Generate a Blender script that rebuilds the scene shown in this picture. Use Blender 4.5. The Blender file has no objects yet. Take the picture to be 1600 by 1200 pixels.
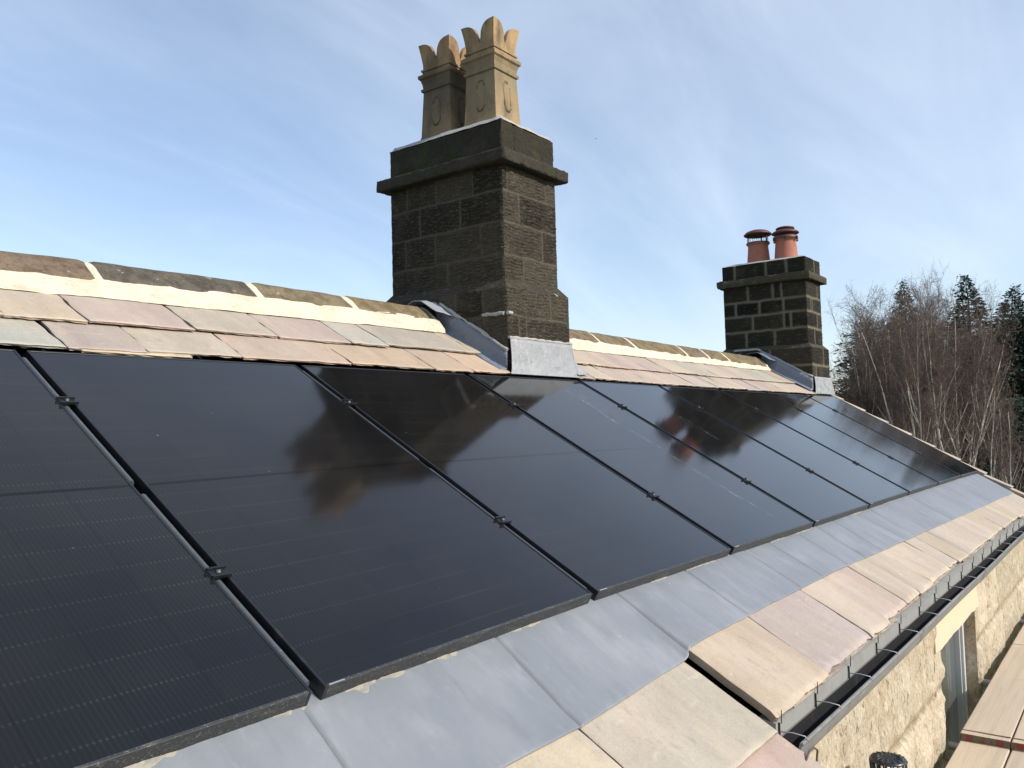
import bpy, math, random
import numpy as np
from mathutils import Vector, Matrix, Euler

# ------------------------------------------------------------------ camera, sky, sun
scene = bpy.context.scene
COL = scene.collection
CAMP = Vector((-1.2533, -1.4869, .5544))
FPX = 1307.7
YAW, PIT, ROL = math.radians(37.12), math.radians(3.112), math.radians(-1.4965)
fwd = Vector((math.cos(YAW)*math.cos(PIT), math.sin(YAW)*math.cos(PIT), math.sin(PIT)))
r0 = Vector((math.sin(YAW), -math.cos(YAW), 0)); u0 = r0.cross(fwd)
rt = math.cos(ROL)*r0 + math.sin(ROL)*u0; up = rt.cross(fwd)
cam = bpy.data.cameras.new('camera'); camo = bpy.data.objects.new('camera', cam); COL.objects.link(camo)
cam.sensor_width = 36; cam.lens = FPX/1600*36; cam.clip_start = .05; cam.clip_end = 3000
M3 = Matrix((rt, up, -fwd)).transposed()
camo.matrix_world = Matrix.Translation(CAMP) @ M3.to_4x4()
scene.camera = camo
scene.render.resolution_x = 1024; scene.render.resolution_y = 768
scene.view_settings.view_transform = 'Standard'; scene.view_settings.look = 'None'
scene.view_settings.exposure = 0.20; scene.view_settings.gamma = 1

SUN_AZ = math.radians(9)      # turned from -Y towards +X
SUN_EL = math.radians(34)
sdir = Vector((math.sin(SUN_AZ)*math.cos(SUN_EL), -math.cos(SUN_AZ)*math.cos(SUN_EL), math.sin(SUN_EL)))
sl = bpy.data.lights.new('sun', 'SUN'); sl.energy = 4.2; sl.angle = math.radians(.53); sl.color = (1, .93, .83)
so = bpy.data.objects.new('sun', sl); COL.objects.link(so); so.location = sdir*50
so.rotation_euler = sdir.to_track_quat('Z', 'Y').to_euler()

world = bpy.data.worlds.new('World'); scene.world = world; world.use_nodes = True
nt = world.node_tree; nt.nodes.clear()
def N(nt, t, **k):
    n = nt.nodes.new(t)
    for a, b in k.items():
        if a == 'inp':
            for i, v in b.items(): n.inputs[i].default_value = v
        else: setattr(n, a, b)
    return n
def L(nt, a, b): nt.links.new(a, b)
out = N(nt, 'ShaderNodeOutputWorld'); bg = N(nt, 'ShaderNodeBackground', inp={'Strength': .15})
sky = N(nt, 'ShaderNodeTexSky', sky_type='NISHITA', sun_disc=False)
sky.sun_elevation = SUN_EL; sky.sun_rotation = math.atan2(sdir.x, sdir.y)
sky.altitude = 100; sky.air_density = 1.0; sky.dust_density = .8; sky.ozone_density = 1.4
tc = N(nt, 'ShaderNodeTexCoord')
# cirrus: project direction on a high flat layer, stretch, two noises
sep = N(nt, 'ShaderNodeSeparateXYZ'); L(nt, tc.outputs['Generated'], sep.inputs[0])
def mth(nt, op, a, b=None, c=None, clamp=False):
    n = N(nt, 'ShaderNodeMath', operation=op, use_clamp=clamp)
    for i, v in enumerate((a, b, c)):
        if v is None: continue
        if isinstance(v, (int, float)): n.inputs[i].default_value = v
        else: L(nt, v, n.inputs[i])
    return n.outputs[0]
zz = mth(nt, 'MAXIMUM', mth(nt, 'ADD', sep.outputs[2], .42), .05)
cx = mth(nt, 'DIVIDE', sep.outputs[0], zz); cy = mth(nt, 'DIVIDE', sep.outputs[1], zz)
cmb = N(nt, 'ShaderNodeCombineXYZ'); L(nt, cx, cmb.inputs[0]); L(nt, cy, cmb.inputs[1])
mp = N(nt, 'ShaderNodeMapping'); L(nt, cmb.outputs[0], mp.inputs[0])
mp.inputs['Rotation'].default_value = (0, 0, math.radians(28)); mp.inputs['Scale'].default_value = (.8, 1.7, 1)
mp.inputs['Location'].default_value = (3.1, 1.7, 0)
n1 = N(nt, 'ShaderNodeTexNoise', inp={'Scale': .9, 'Detail': 7, 'Roughness': .52, 'Distortion': .5}); L(nt, mp.outputs[0], n1.inputs['Vector'])
mp2 = N(nt, 'ShaderNodeMapping'); L(nt, cmb.outputs[0], mp2.inputs[0])
mp2.inputs['Rotation'].default_value = (0, 0, math.radians(52)); mp2.inputs['Scale'].default_value = (.9, 2.6, 1)
n2 = N(nt, 'ShaderNodeTexNoise', inp={'Scale': 1.7, 'Detail': 8, 'Roughness': .58, 'Distortion': .8}); L(nt, mp2.outputs[0], n2.inputs['Vector'])
r1 = N(nt, 'ShaderNodeMapRange', interpolation_type='SMOOTHSTEP', inp={1: .30, 2: .80}); L(nt, n1.outputs[0], r1.inputs[0])
r2 = N(nt, 'ShaderNodeMapRange', interpolation_type='SMOOTHSTEP', inp={1: .34, 2: .84}); L(nt, n2.outputs[0], r2.inputs[0])
cov = mth(nt, 'ADD', mth(nt, 'MULTIPLY_ADD', r2.outputs[0], .22, mth(nt, 'MULTIPLY', r1.outputs[0], .42)), .10)
low = N(nt, 'ShaderNodeMapRange', inp={1: .0, 2: .55, 3: 1.0, 4: .8}); L(nt, sep.outputs[2], low.inputs[0])
cov = mth(nt, 'MULTIPLY', cov, low.outputs[0], clamp=True)
mx = N(nt, 'ShaderNodeMix', data_type='RGBA'); L(nt, cov, mx.inputs[0])
tintn = N(nt, 'ShaderNodeMix', data_type='RGBA', blend_type='MULTIPLY', inp={0: 1.0}); L(nt, sky.outputs[0], tintn.inputs[6])
tintn.inputs[7].default_value = (1.08, 1.05, 1.06, 1)
L(nt, tintn.outputs[2], mx.inputs[6]); mx.inputs[7].default_value = (5.9, 6.6, 7.4, 1)
L(nt, mx.outputs[2], bg.inputs[0]); L(nt, bg.outputs[0], out.inputs[0])

# ------------------------------------------------------------------ helpers
TH = math.radians(29.82)
DV = Vector((0, math.cos(TH), math.sin(TH))); NN = Vector((0, -math.sin(TH), math.cos(TH)))
def interp(x, xs, ys): return float(np.interp(x, xs, ys))
def sag(x, v):
    b = interp(x, [-1.2, 0, 1.15, 2.3, 3.45, 5.75, 8, 9.3], [-.010, -.009, .012, .010, .004, 0, -.012, -.036])
    t = interp(x, [0, 2.3, 3.45, 4.6, 6, 9.2], [0, .005, .006, 0, -.007, -.012])
    k = min(max(v/1.738, -.4), 1.0)
    return b*(1-k)+t*k
def RP(x, v, n=0.0): return Vector((x, 0, 0)) + DV*v + NN*(n+sag(x, v))
def lerp(a, b, t): return a+(b-a)*t
# value noise (numpy)
_rs = np.random.RandomState(7); _T = _rs.rand(64, 64, 64)
def vnoise(x, y, z=0.0):
    x, y, z = np.broadcast_arrays(np.asarray(x, float), np.asarray(y, float), np.asarray(z, float))
    xi, yi, zi = np.floor(x).astype(int), np.floor(y).astype(int), np.floor(z).astype(int)
    fx, fy, fz = x-xi, y-yi, z-zi
    fx, fy, fz = [f*f*(3-2*f) for f in (fx, fy, fz)]
    g = lambda a, b, c: _T[a % 64, b % 64, c % 64]
    r = 0
    for a in (0, 1):
        for b in (0, 1):
            for c in (0, 1):
                r = r + g(xi+a, yi+b, zi+c)*(fx if a else 1-fx)*(fy if b else 1-fy)*(fz if c else 1-fz)
    return r-.5
def fbm(x, y, z=0.0, o=4):
    s, a = 0, 1.0
    for i in range(o): s = s+a*vnoise(np.asarray(x)*2**i+i*11.3, np.asarray(y)*2**i+i*5.1, np.asarray(z)+i*3.7); a *= .5
    return s

class MB:
    def __init__(s): s.v = []; s.f = []; s.m = []; s.c = []; s.sm = []
    def add(s, vs, fs, m=0, c=(1, 1, 1), smooth=False):
        o = len(s.v); s.v += [tuple(p) for p in vs]
        for f in fs: s.f.append(tuple(i+o for i in f)); s.m.append(m); s.sm.append(smooth)
        if len(vs) and isinstance(c, (list, np.ndarray)) and len(c) == len(vs): s.c += [tuple(q) for q in c]
        else: s.c += [tuple(c)]*len(vs)
    def hexa(s, p, m=0, c=(1, 1, 1)):   # 8 points: bottom 4 ccw, top 4 ccw
        s.add(p, [(0, 3, 2, 1), (4, 5, 6, 7), (0, 1, 5, 4), (1, 2, 6, 5), (2, 3, 7, 6), (3, 0, 4, 7)], m, c)
    def box(s, a, b, m=0, c=(1, 1, 1), fn=None):
        (x0, y0, z0), (x1, y1, z1) = a, b
        p = [(x0, y0, z0), (x1, y0, z0), (x1, y1, z0), (x0, y1, z0), (x0, y0, z1), (x1, y0, z1), (x1, y1, z1), (x0, y1, z1)]
        if fn: p = [fn(*q) for q in p]
        s.hexa(p, m, c)
    def rbox(s, x0, x1, v0, v1, n0, n1, m=0, c=(1, 1, 1)): s.box((x0, v0, n0), (x1, v1, n1), m, c, RP)
    def grid(s, P, m=0, c=(1, 1, 1), smooth=True, flip=False):   # P[i][j] points
        P = np.asarray(P, float); a, b = P.shape[:2]
        idx = np.arange(a*b).reshape(a, b)
        F = np.stack([idx[:-1, :-1], idx[1:, :-1], idx[1:, 1:], idx[:-1, 1:]], -1).reshape(-1, 4)
        if flip: F = F[:, ::-1]
        cc = c if not isinstance(c, np.ndarray) else c.reshape(-1, 3)
        s.add(P.reshape(-1, 3), F.tolist(), m, cc, smooth)
    def tube(s, pts, rad, n=8, m=0, c=(1, 1, 1), cap=True, smooth=True):
        pts = [Vector(p) for p in pts]; rr = rad if isinstance(rad, (list, tuple)) else [rad]*len(pts)
        vs = []; a = None
        for i, p in enumerate(pts):
            d = (pts[min(i+1, len(pts)-1)]-pts[max(i-1, 0)])
            if d.length < 1e-9: d = Vector((0, 0, 1))
            d.normalize()
            if a is None: a = d.orthogonal().normalized()
            a = (a-d*a.dot(d)); a = a.normalized() if a.length > 1e-6 else d.orthogonal().normalized()
            b = d.cross(a)
            for k in range(n):
                t = 2*math.pi*k/n; vs.append(p+(a*math.cos(t)+b*math.sin(t))*rr[i])
        fs = [(i*n+k, i*n+(k+1) % n, (i+1)*n+(k+1) % n, (i+1)*n+k) for i in range(len(pts)-1) for k in range(n)]
        s.add(vs, fs, m, c, smooth)
        if cap:
            o = len(s.v)-len(vs)
            s.f.append(tuple(o+k for k in reversed(range(n)))); s.m.append(m); s.sm.append(False)
            s.f.append(tuple(o+(len(pts)-1)*n+k for k in range(n))); s.m.append(m); s.sm.append(False)
    def lathe(s, c0, prof, n=24, m=0, c=(1, 1, 1), smooth=True):   # prof: (r, z)
        vs = []; c0 = Vector(c0)
        for r, z in prof:
            for k in range(n):
                t = 2*math.pi*k/n; vs.append(c0+Vector((r*math.cos(t), r*math.sin(t), z)))
        fs = [(i*n+k, i*n+(k+1) % n, (i+1)*n+(k+1) % n, (i+1)*n+k) for i in range(len(prof)-1) for k in range(n)]
        s.add(vs, fs, m, c, smooth)
    def build(s, name, mats, parent=None, origin=None, bevel=0, seg=2):
        me = bpy.data.meshes.new(name)
        V = np.array(s.v, float)
        if origin is not None: V = V-np.array(origin)
        me.from_pydata(V.tolist(), [], s.f)
        mats = mats if isinstance(mats, (list, tuple)) else [mats]
        for k in mats: me.materials.append(k)
        me.polygons.foreach_set('material_index', s.m); me.polygons.foreach_set('use_smooth', s.sm)
        at = me.color_attributes.new('tint', 'FLOAT_COLOR', 'POINT')
        at.data.foreach_set('color', np.hstack([np.array(s.c, float), np.ones((len(s.c), 1))]).ravel())
        me.update()
        o = bpy.data.objects.new(name, me); COL.objects.link(o)
        if origin is not None: o.location = origin
        if parent is not None: child(o, parent)
        if bevel:
            b = o.modifiers.new('bevel', 'BEVEL'); b.width = bevel; b.segments = seg; b.limit_method = 'ANGLE'; b.angle_limit = math.radians(40)
        return o
def wloc(o):
    v = Vector(o.location)
    return v+wloc(o.parent) if o.parent else v
def child(o, p):
    w = Vector(o.location); o.parent = p; o.location = w-wloc(p)
def tag(o, label=None, cat=None, group=None, kind=None):
    for k, v in (('label', label), ('category', cat), ('group', group), ('kind', kind)):
        if v: o[k] = v
    return o
def empty(name, loc=(0, 0, 0)):
    o = bpy.data.objects.new(name, None); o.empty_display_size = .1; o.location = loc; COL.objects.link(o); return o

# ------------------------------------------------------------------ materials
def mat(name, col=(.5, .5, .5), rough=.8, metal=0, attr=False, var=(), bump=(), spec=.5, coat=0, mul=False, gain=1):
    """var: list of (scale, stretch xyz, lo, hi, colour, amount); bump: (scale, stretch, strength, distance)"""
    m = bpy.data.materials.new(name); m.use_nodes = True; t = m.node_tree; t.nodes.clear()
    o = N(t, 'ShaderNodeOutputMaterial'); b = N(t, 'ShaderNodeBsdfPrincipled'); L(t, b.outputs[0], o.inputs[0])
    b.inputs['Roughness'].default_value = rough; b.inputs['Metallic'].default_value = metal
    b.inputs['Specular IOR Level'].default_value = spec
    if coat: b.inputs['Coat Weight'].default_value = coat
    g = N(t, 'ShaderNodeNewGeometry')
    c = None
    if attr:
        a = N(t, 'ShaderNodeAttribute', attribute_name='tint'); c = a.outputs['Color']
    else:
        a = N(t, 'ShaderNodeRGB'); a.outputs[0].default_value = (*col, 1); c = a.outputs[0]
    for (sc, st, lo, hi, cc, am, *det) in var:
        mpp = N(t, 'ShaderNodeMapping'); L(t, g.outputs['Position'], mpp.inputs[0]); mpp.inputs['Scale'].default_value = st
        mpp.inputs['Rotation'].default_value = (TH if len(det) > 1 else 0, 0, 0)
        n = N(t, 'ShaderNodeTexNoise', inp={'Scale': sc, 'Detail': det[0] if det else 5, 'Roughness': .6}); L(t, mpp.outputs[0], n.inputs['Vector'])
        mr = N(t, 'ShaderNodeMapRange', interpolation_type='SMOOTHSTEP', inp={1: lo, 2: hi, 3: 0, 4: am}); L(t, n.outputs[0], mr.inputs[0])
        x = N(t, 'ShaderNodeMix', data_type='RGBA'); L(t, mr.outputs[0], x.inputs[0]); L(t, c, x.inputs[6])
        if isinstance(cc, float):
            q = N(t, 'ShaderNodeMix', data_type='RGBA', blend_type='MULTIPLY', inp={0: 1.0}); L(t, c, q.inputs[6]); q.inputs[7].default_value = (cc, cc, cc, 1)
            L(t, q.outputs[2], x.inputs[7])
        else: x.inputs[7].default_value = (*cc, 1)
        c = x.outputs[2]
    if mul or gain != 1:
        gq = N(t, 'ShaderNodeMix', data_type='RGBA', blend_type='MULTIPLY', inp={0: 1.0}); L(t, c, gq.inputs[6]); gq.inputs[7].default_value = (gain, gain, gain, 1); c = gq.outputs[2]
    if mul:
        am_ = N(t, 'ShaderNodeAttribute', attribute_name='tint'); q = N(t, 'ShaderNodeMix', data_type='RGBA', blend_type='MULTIPLY', inp={0: 1.0})
        L(t, c, q.inputs[6]); L(t, am_.outputs['Color'], q.inputs[7]); c = q.outputs[2]
    L(t, c, b.inputs['Base Color'])
    prev = None
    for (sc, st, strg, dist) in bump:
        mpp = N(t, 'ShaderNodeMapping'); L(t, g.outputs['Position'], mpp.inputs[0]); mpp.inputs['Scale'].default_value = st
        n = N(t, 'ShaderNodeTexNoise', inp={'Scale': sc, 'Detail': 6, 'Roughness': .62}); L(t, mpp.outputs[0], n.inputs['Vector'])
        bp = N(t, 'ShaderNodeBump', inp={'Strength': strg, 'Distance': dist}); L(t, n.outputs[0], bp.inputs['Height'])
        if prev: L(t, prev, bp.inputs['Normal'])
        prev = bp.outputs[0]
    if prev: L(t, prev, b.inputs['Normal'])
    m['bsdf'] = b.name
    return m
U1 = (1, 1, 1)
M = {}
M['slate'] = mat('sandstone_slate', attr=True, rough=.82, spec=.3, gain=.86,
    var=[(3.2, (1, .35, .35), .40, .66, .80, .75), (4.5, (.5, 1.2, 1.2), .48, .62, (.42, .355, .29), .5), (2.6, (1.5, .5, .5), .52, .66, (.55, .46, .36), .5), (9, (1.6, .6, .6), .50, .68, (.50, .44, .37), .3), (30, U1, .5, .72, .78, .35), (150, U1, .48, .70, .72, .45), (14, (.6, 2.2, 2.2), .62, .72, (.60, .53, .44), .45), (11, (2, .8, .8), .62, .70, (.30, .25, .20), .4)],
    bump=[(10, (1, .5, .5), .45, .016), (38, (1, .6, .6), .4, .006), (130, U1, .4, .003)])
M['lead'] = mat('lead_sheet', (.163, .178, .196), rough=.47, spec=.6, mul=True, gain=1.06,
    var=[(2.2, (1.5, .8, .8), .42, .66, (.215, .225, .243), .6), (7, (.8, .45, .45), .52, .72, (.26, .27, .29), .5), (24, U1, .70, .76, (.48, .49, .48), .7), (5, (3, .7, .7), .56, .72, .82, .5), (26, (1.4, .6, .6), .58, .74, (.27, .28, .30), .25)],
    bump=[(7, (1, .5, .5), .32, .014), (28, (1, .4, .4), .22, .004)])
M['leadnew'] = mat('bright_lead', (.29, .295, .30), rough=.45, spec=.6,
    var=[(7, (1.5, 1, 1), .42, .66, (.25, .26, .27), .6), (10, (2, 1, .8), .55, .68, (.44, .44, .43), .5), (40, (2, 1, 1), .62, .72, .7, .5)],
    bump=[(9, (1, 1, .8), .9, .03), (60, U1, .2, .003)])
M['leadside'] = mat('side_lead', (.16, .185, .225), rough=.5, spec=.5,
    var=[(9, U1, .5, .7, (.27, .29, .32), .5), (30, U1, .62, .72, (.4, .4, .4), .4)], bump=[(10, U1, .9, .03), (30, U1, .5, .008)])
M['capstone'] = mat('mossy_cap_stone', attr=True, rough=.93, spec=.2,
    var=[(4, U1, .50, .7, (.07, .06, .045), .5), (40, U1, .5, .7, .5, .6), (6, (1, 1, .6), .56, .66, (.034, .042, .012), .8), (14, (1, 1, .5), .62, .72, (.12, .105, .08), .5), (60, U1, .64, .7, (.16, .15, .11), .4)],
    bump=[(25, U1, .8, .015), (90, U1, .8, .006)])
M['leadside2'] = mat('saddle_lead', (.30, .32, .35), rough=.5, spec=.5, var=[(9, U1, .5, .7, (.42, .43, .44), .6), (30, U1, .6, .72, (.2, .21, .22), .5)], bump=[(12, U1, .5, .015)])
M['stone'] = mat('blackened_gritstone', attr=True, rough=.93, spec=.2,
    var=[(5, U1, .45, .7, (.11, .092, .062), .5), (40, U1, .5, .7, .5, .6), (20, (1, 1, 4.5), .52, .64, (.135, .115, .082), .6), (44, (1, 1, 2.6), .60, .68, (.26, .225, .17), .6), (9, U1, .64, .74, (.055, .06, .022), .6)],  # stretched pale streaks stand in for light catching the tooled ridges
    bump=[(34, (1, 1, 3.2), 1.0, .022), (110, (1, 1, 1.8), .9, .007)])
M['stonefar'] = mat('brown_gritstone', attr=True, rough=.93, spec=.2,
    var=[(4, U1, .54, .7, (.07, .06, .036), .4), (30, U1, .5, .7, .55, .6), (12, (1, 1, 3.5), .58, .70, (.15, .13, .085), .5)],
    bump=[(30, (1, 1, 2.2), .7, .012)])
M['ridge'] = mat('ridge_stone', attr=True, rough=.95, spec=.2,
    var=[(12, U1, .40, .62, .52, .75), (5, U1, .52, .70, (.22, .175, .115), .5), (60, U1, .52, .66, .55, .7), (28, U1, .64, .70, (.46, .42, .34), .6)],
    bump=[(22, U1, .8, .02), (90, U1, .7, .006)])
M['mortar'] = mat('lime_mortar', (.64, .57, .45), rough=.95, spec=.2,
    var=[(6, U1, .45, .65, (.54, .47, .35), .7), (60, U1, .5, .68, .72, .5), (18, (.5, 2, 2), .60, .68, (.42, .36, .27), .5)], bump=[(12, (.6, 1, 1), .8, .025), (45, U1, .7, .010), (120, U1, .6, .004)])
M['greymortar'] = mat('grey_mortar', (.36, .355, .33), rough=.95, spec=.2,
    var=[(25, U1, .5, .7, .6, .5)], bump=[(30, U1, .5, .012)])
M['grime'] = mat('grimy_mortar', (.30, .28, .23), rough=.95, spec=.2, var=[(35, (1, 2, 2), .45, .62, (.20, .20, .18), .7), (90, U1, .55, .7, (.42, .38, .30), .5)], bump=[(50, U1, .5, .006)])
M['pot'] = mat('buff_clay_pot', attr=True, rough=.85, spec=.25,
    var=[(6, (1, 1, .5), .42, .62, (.17, .13, .08), .6), (10, (1, 1, .35), .50, .66, (.085, .074, .05), .6), (70, U1, .5, .7, .7, .4), (9, U1, .6, .7, (.17, .17, .10), .5)],
    bump=[(30, U1, .4, .006), (120, U1, .3, .002)])
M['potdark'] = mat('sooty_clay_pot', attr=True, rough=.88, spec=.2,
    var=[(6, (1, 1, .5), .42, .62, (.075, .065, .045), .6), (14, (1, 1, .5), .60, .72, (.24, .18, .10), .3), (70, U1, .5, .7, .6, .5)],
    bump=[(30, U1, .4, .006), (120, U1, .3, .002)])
M['terra'] = mat('terracotta', (.36, .135, .085), rough=.75, var=[(14, U1, .45, .7, .7, .5)], bump=[(60, U1, .3, .003)])
M['cowl'] = mat('red_cowl', (.10, .034, .032), rough=.55, var=[(20, U1, .5, .7, .6, .5)])
M['darkmetal'] = mat('dark_metal', (.03, .022, .022), rough=.5)
M['frame'] = mat('black_anodised', (.012, .013, .015), rough=.36, spec=.5, var=[(60, (1, 3, 3), .6, .72, (.10, .10, .095), .35), (9, U1, .62, .74, (.05, .05, .05), .4)])
M['dusty'] = mat('dusty_frame_edge', (.03, .031, .033), rough=.5, spec=.5, var=[(30, (.5, 2, 2), .54, .74, (.13, .125, .11), .5), (190, U1, .56, .68, (.26, .25, .22), .5)])
M['railm'] = mat('grey_rail', (.075, .085, .095), rough=.45, spec=.5, var=[(20, U1, .5, .7, (.11, .12, .13), .6), (80, U1, .64, .7, (.25, .25, .25), .4)])
M['silver'] = mat('bare_metal', (.5, .5, .48), rough=.35, metal=.6)
M['underlay'] = mat('dark_underlay', (.012, .012, .014), rough=.8)
M['gutter'] = mat('weathered_gutter', (.19, .188, .178), rough=.6, spec=.4,
    var=[(5, (1, 4, 4), .45, .7, (.26, .255, .24), .6), (40, (.4, 2, 2), .56, .7, (.30, .295, .28), .5), (14, U1, .58, .7, .45, .6)], bump=[(40, (.6, 2, 2), .25, .004)])
M['gutterin'] = mat('gutter_inside', (.012, .012, .013), rough=.85, spec=.2, var=[(22, U1, .55, .7, (.04, .04, .04), .4)])  # near-black colour stands in for the front lip's shadow
M['fascia'] = mat('grey_fascia', (.26, .26, .24), rough=.8, var=[(5, (1.5, 1, 2), .45, .66, .75, .5), (50, (1, 1, 3), .56, .7, .75, .4)], bump=[(30, U1, .15, .003)])
M['rubble'] = mat('pale_rubble', attr=True, rough=.95, spec=.2,
    var=[(5, (1.2, 1, 1), .45, .65, (.50, .39, .25), .55), (14, (1.5, 1, 1), .50, .66, (.72, .66, .52), .6), (26, (2.6, 1, .8), .59, .65, (.24, .17, .10), .8), (60, (2, 1, .8), .5, .66, .70, .6)],
    bump=[(14, (1.6, 1, .8), .8, .04), (45, (2.2, 1, .8), .9, .018)])
M['lintel'] = mat('smooth_cream_stone', (.58, .50, .36), rough=.9, spec=.2, var=[(5, U1, .45, .7, (.62, .50, .32), .5), (90, U1, .5, .7, .9, .4)], bump=[(60, U1, .2, .003)])
M['winframe'] = mat('painted_window_frame', (.55, .56, .54), rough=.4, var=[(9, U1, .5, .7, .85, .4)])
M['pane'] = mat('window_glass', (.10, .11, .10), rough=.08, spec=.6, coat=.5)
M['board'] = mat('scaffold_wood', attr=True, rough=.88, spec=.2,
    var=[(4, (.3, 7, 1), .42, .66, .80, .6), (16, (.15, 4, 1), .50, .70, .85, .35), (5, U1, .56, .70, .80, .5), (8, (1, 2, 1), .68, .73, (.24, .16, .10), .6), (60, U1, .66, .70, (.3, .22, .15), .4), (140, U1, .5, .7, .85, .4)],
    bump=[(22, (.12, 6, 1), .3, .004)])
M['band'] = mat('board_end_band', (.20, .035, .03), rough=.6, var=[(9, (1, 3, 1), .48, .52, (.10, .12, .08), .9)])
M['tube'] = mat('galvanised_tube', (.34, .35, .35), rough=.5, metal=.5, var=[(14, U1, .45, .7, .6, .5)])
M['blackplastic'] = mat('black_plastic', (.018, .02, .023), rough=.32, spec=.6, var=[(90, U1, .58, .68, (.25, .26, .27), .35)])
M['wire'] = mat('rusty_wire', (.12, .09, .07), rough=.6, metal=.3)
M['bark'] = mat('birch_bark', attr=True, rough=.85, spec=.2, var=[(8, (1, 1, 2.5), .52, .66, .35, .55), (2, U1, .45, .7, .6, .5)])
M['twig'] = mat('birch_twig', attr=True, rough=.9, spec=.15)
M['needle'] = mat('conifer_foliage', attr=True, rough=.75, spec=.25)
M['grass'] = mat('grass', (.05, .075, .025), rough=.95, spec=.1, var=[(.4, U1, .4, .65, (.075, .085, .035), .7), (8, U1, .45, .7, .6, .6)], bump=[(12, U1, .8, .1)])
M['bird'] = mat('bird_feathers', (.03, .03, .035), rough=.8)

# glass of a solar panel: cells, fine wires, busbar dots, dusty smears
def glass_mat():
    m = bpy.data.materials.new('solar_glass'); m.use_nodes = True; t = m.node_tree; t.nodes.clear()
    o = N(t, 'ShaderNodeOutputMaterial'); b = N(t, 'ShaderNodeBsdfPrincipled'); L(t, b.outputs[0], o.inputs[0])
    tc = N(t, 'ShaderNodeTexCoord'); s = N(t, 'ShaderNodeSeparateXYZ'); L(t, tc.outputs['Object'], s.inputs[0])
    g = N(t, 'ShaderNodeNewGeometry'); gs = N(t, 'ShaderNodeSeparateXYZ'); L(t, g.outputs['Position'], gs.inputs[0])
    x = s.outputs[0]; v = mth(t, 'MULTIPLY', s.outputs[1], 1/math.cos(TH))
    X = gs.outputs[0]; V = mth(t, 'MULTIPLY', gs.outputs[1], 1/math.cos(TH))
    fr = lambda a, p: mth(t, 'FRACT', mth(t, 'DIVIDE', a, p))
    near = lambda f, w: mth(t, 'LESS_THAN', mth(t, 'ABSOLUTE', mth(t, 'SUBTRACT', f, .5)), w)
    wires = near(fr(x, .0118), .13)
    ribb = near(fr(v, .0955), .032)              # dotted band between half cells
    dots = mth(t, 'MULTIPLY', near(fr(x, .0118), .24), ribb)
    colj = near(fr(mth(t, 'ADD', x, .0925), .185), .008)
    mid = mth(t, 'LESS_THAN', mth(t, 'ABSOLUTE', mth(t, 'SUBTRACT', v, .868)), .0065)
    # tone per cell
    cid = N(t, 'ShaderNodeCombineXYZ'); L(t, mth(t, 'FLOOR', mth(t, 'DIVIDE', x, .185)), cid.inputs[0]); L(t, mth(t, 'FLOOR', mth(t, 'DIVIDE', mth(t, 'ADD', v, .048), .0955)), cid.inputs[1]); L(t, mth(t, 'FLOOR', mth(t, 'DIVIDE', X, 1.15)), cid.inputs[2])
    wn = N(t, 'ShaderNodeTexWhiteNoise', noise_dimensions='3D'); L(t, cid.outputs[0], wn.inputs[0])
    c0 = N(t, 'ShaderNodeMix', data_type='RGBA'); L(t, wn.outputs[0], c0.inputs[0])
    c0.inputs[6].default_value = (.0070, .0066, .0066, 1); c0.inputs[7].default_value = (.0054, .0054, .0066, 1)
    c = c0.outputs[2]
    vis = N(t, 'ShaderNodeTexNoise', inp={'Scale': 2.5, 'Detail': 2}); L(t, g.outputs['Position'], vis.inputs['Vector'])
    vr = N(t, 'ShaderNodeMapRange', inp={1: .35, 2: .65, 3: .15, 4: 1}); L(t, vis.outputs[0], vr.inputs[0])
    for msk, col, am in ((wires, (.0135, .0135, .0138), .6), (dots, (.030, .030, .030), .65), (colj, (.003, .003, .0035), .8), (mid, (.002, .002, .0025), .95)):
        q = N(t, 'ShaderNodeMix', data_type='RGBA'); L(t, mth(t, 'MULTIPLY', mth(t, 'MULTIPLY', msk, am), vr.outputs[0] if am < 1 else 1.0), q.inputs[0]); L(t, c, q.inputs[6]); q.inputs[7].default_value = (*col, 1); c = q.outputs[2]
    # dust streaks washed down from the near chimney
    wob = N(t, 'ShaderNodeTexNoise', inp={'Scale': 2.2, 'Detail': 3}); L(t, g.outputs['Position'], wob.inputs['Vector'])
    grit = N(t, 'ShaderNodeTexNoise', inp={'Scale': 26, 'Detail': 6, 'Roughness': .72})
    gm = N(t, 'ShaderNodeMapping'); gm.inputs['Scale'].default_value = (2.2, .5, .5); L(t, g.outputs['Position'], gm.inputs[0]); L(t, gm.outputs[0], grit.inputs['Vector'])
    dust = None
    for (xc, w, v0, v1, st) in ((3.07, .035, -.1, 1.75, .42), (3.16, .10, 1.05, 1.78, .30), (4.02, .03, .6, 1.45, .25), (3.95, .12, .9, 1.4, .16), (2.95, .16, 1.45, 1.8, .34)):
        d = mth(t, 'ABSOLUTE', mth(t, 'SUBTRACT', mth(t, 'ADD', X, mth(t, 'MULTIPLY', mth(t, 'SUBTRACT', wob.outputs[0], .5), .22)), xc))
        a = N(t, 'ShaderNodeMapRange', interpolation_type='SMOOTHSTEP', inp={1: 0, 2: w, 3: st, 4: 0}); L(t, d, a.inputs[0])
        e = N(t, 'ShaderNodeMapRange', interpolation_type='SMOOTHSTEP', inp={1: v0, 2: v0+.5, 3: 0, 4: 1}); L(t, V, e.inputs[0])
        e2 = N(t, 'ShaderNodeMapRange', interpolation_type='SMOOTHSTEP', inp={1: v1-.12, 2: v1, 3: 1, 4: 0}); L(t, V, e2.inputs[0])
        k = mth(t, 'MULTIPLY', a.outputs[0], mth(t, 'MULTIPLY', e.outputs[0], e2.outputs[0]))
        dust = k if dust is None else mth(t, 'ADD', dust, k)
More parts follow.
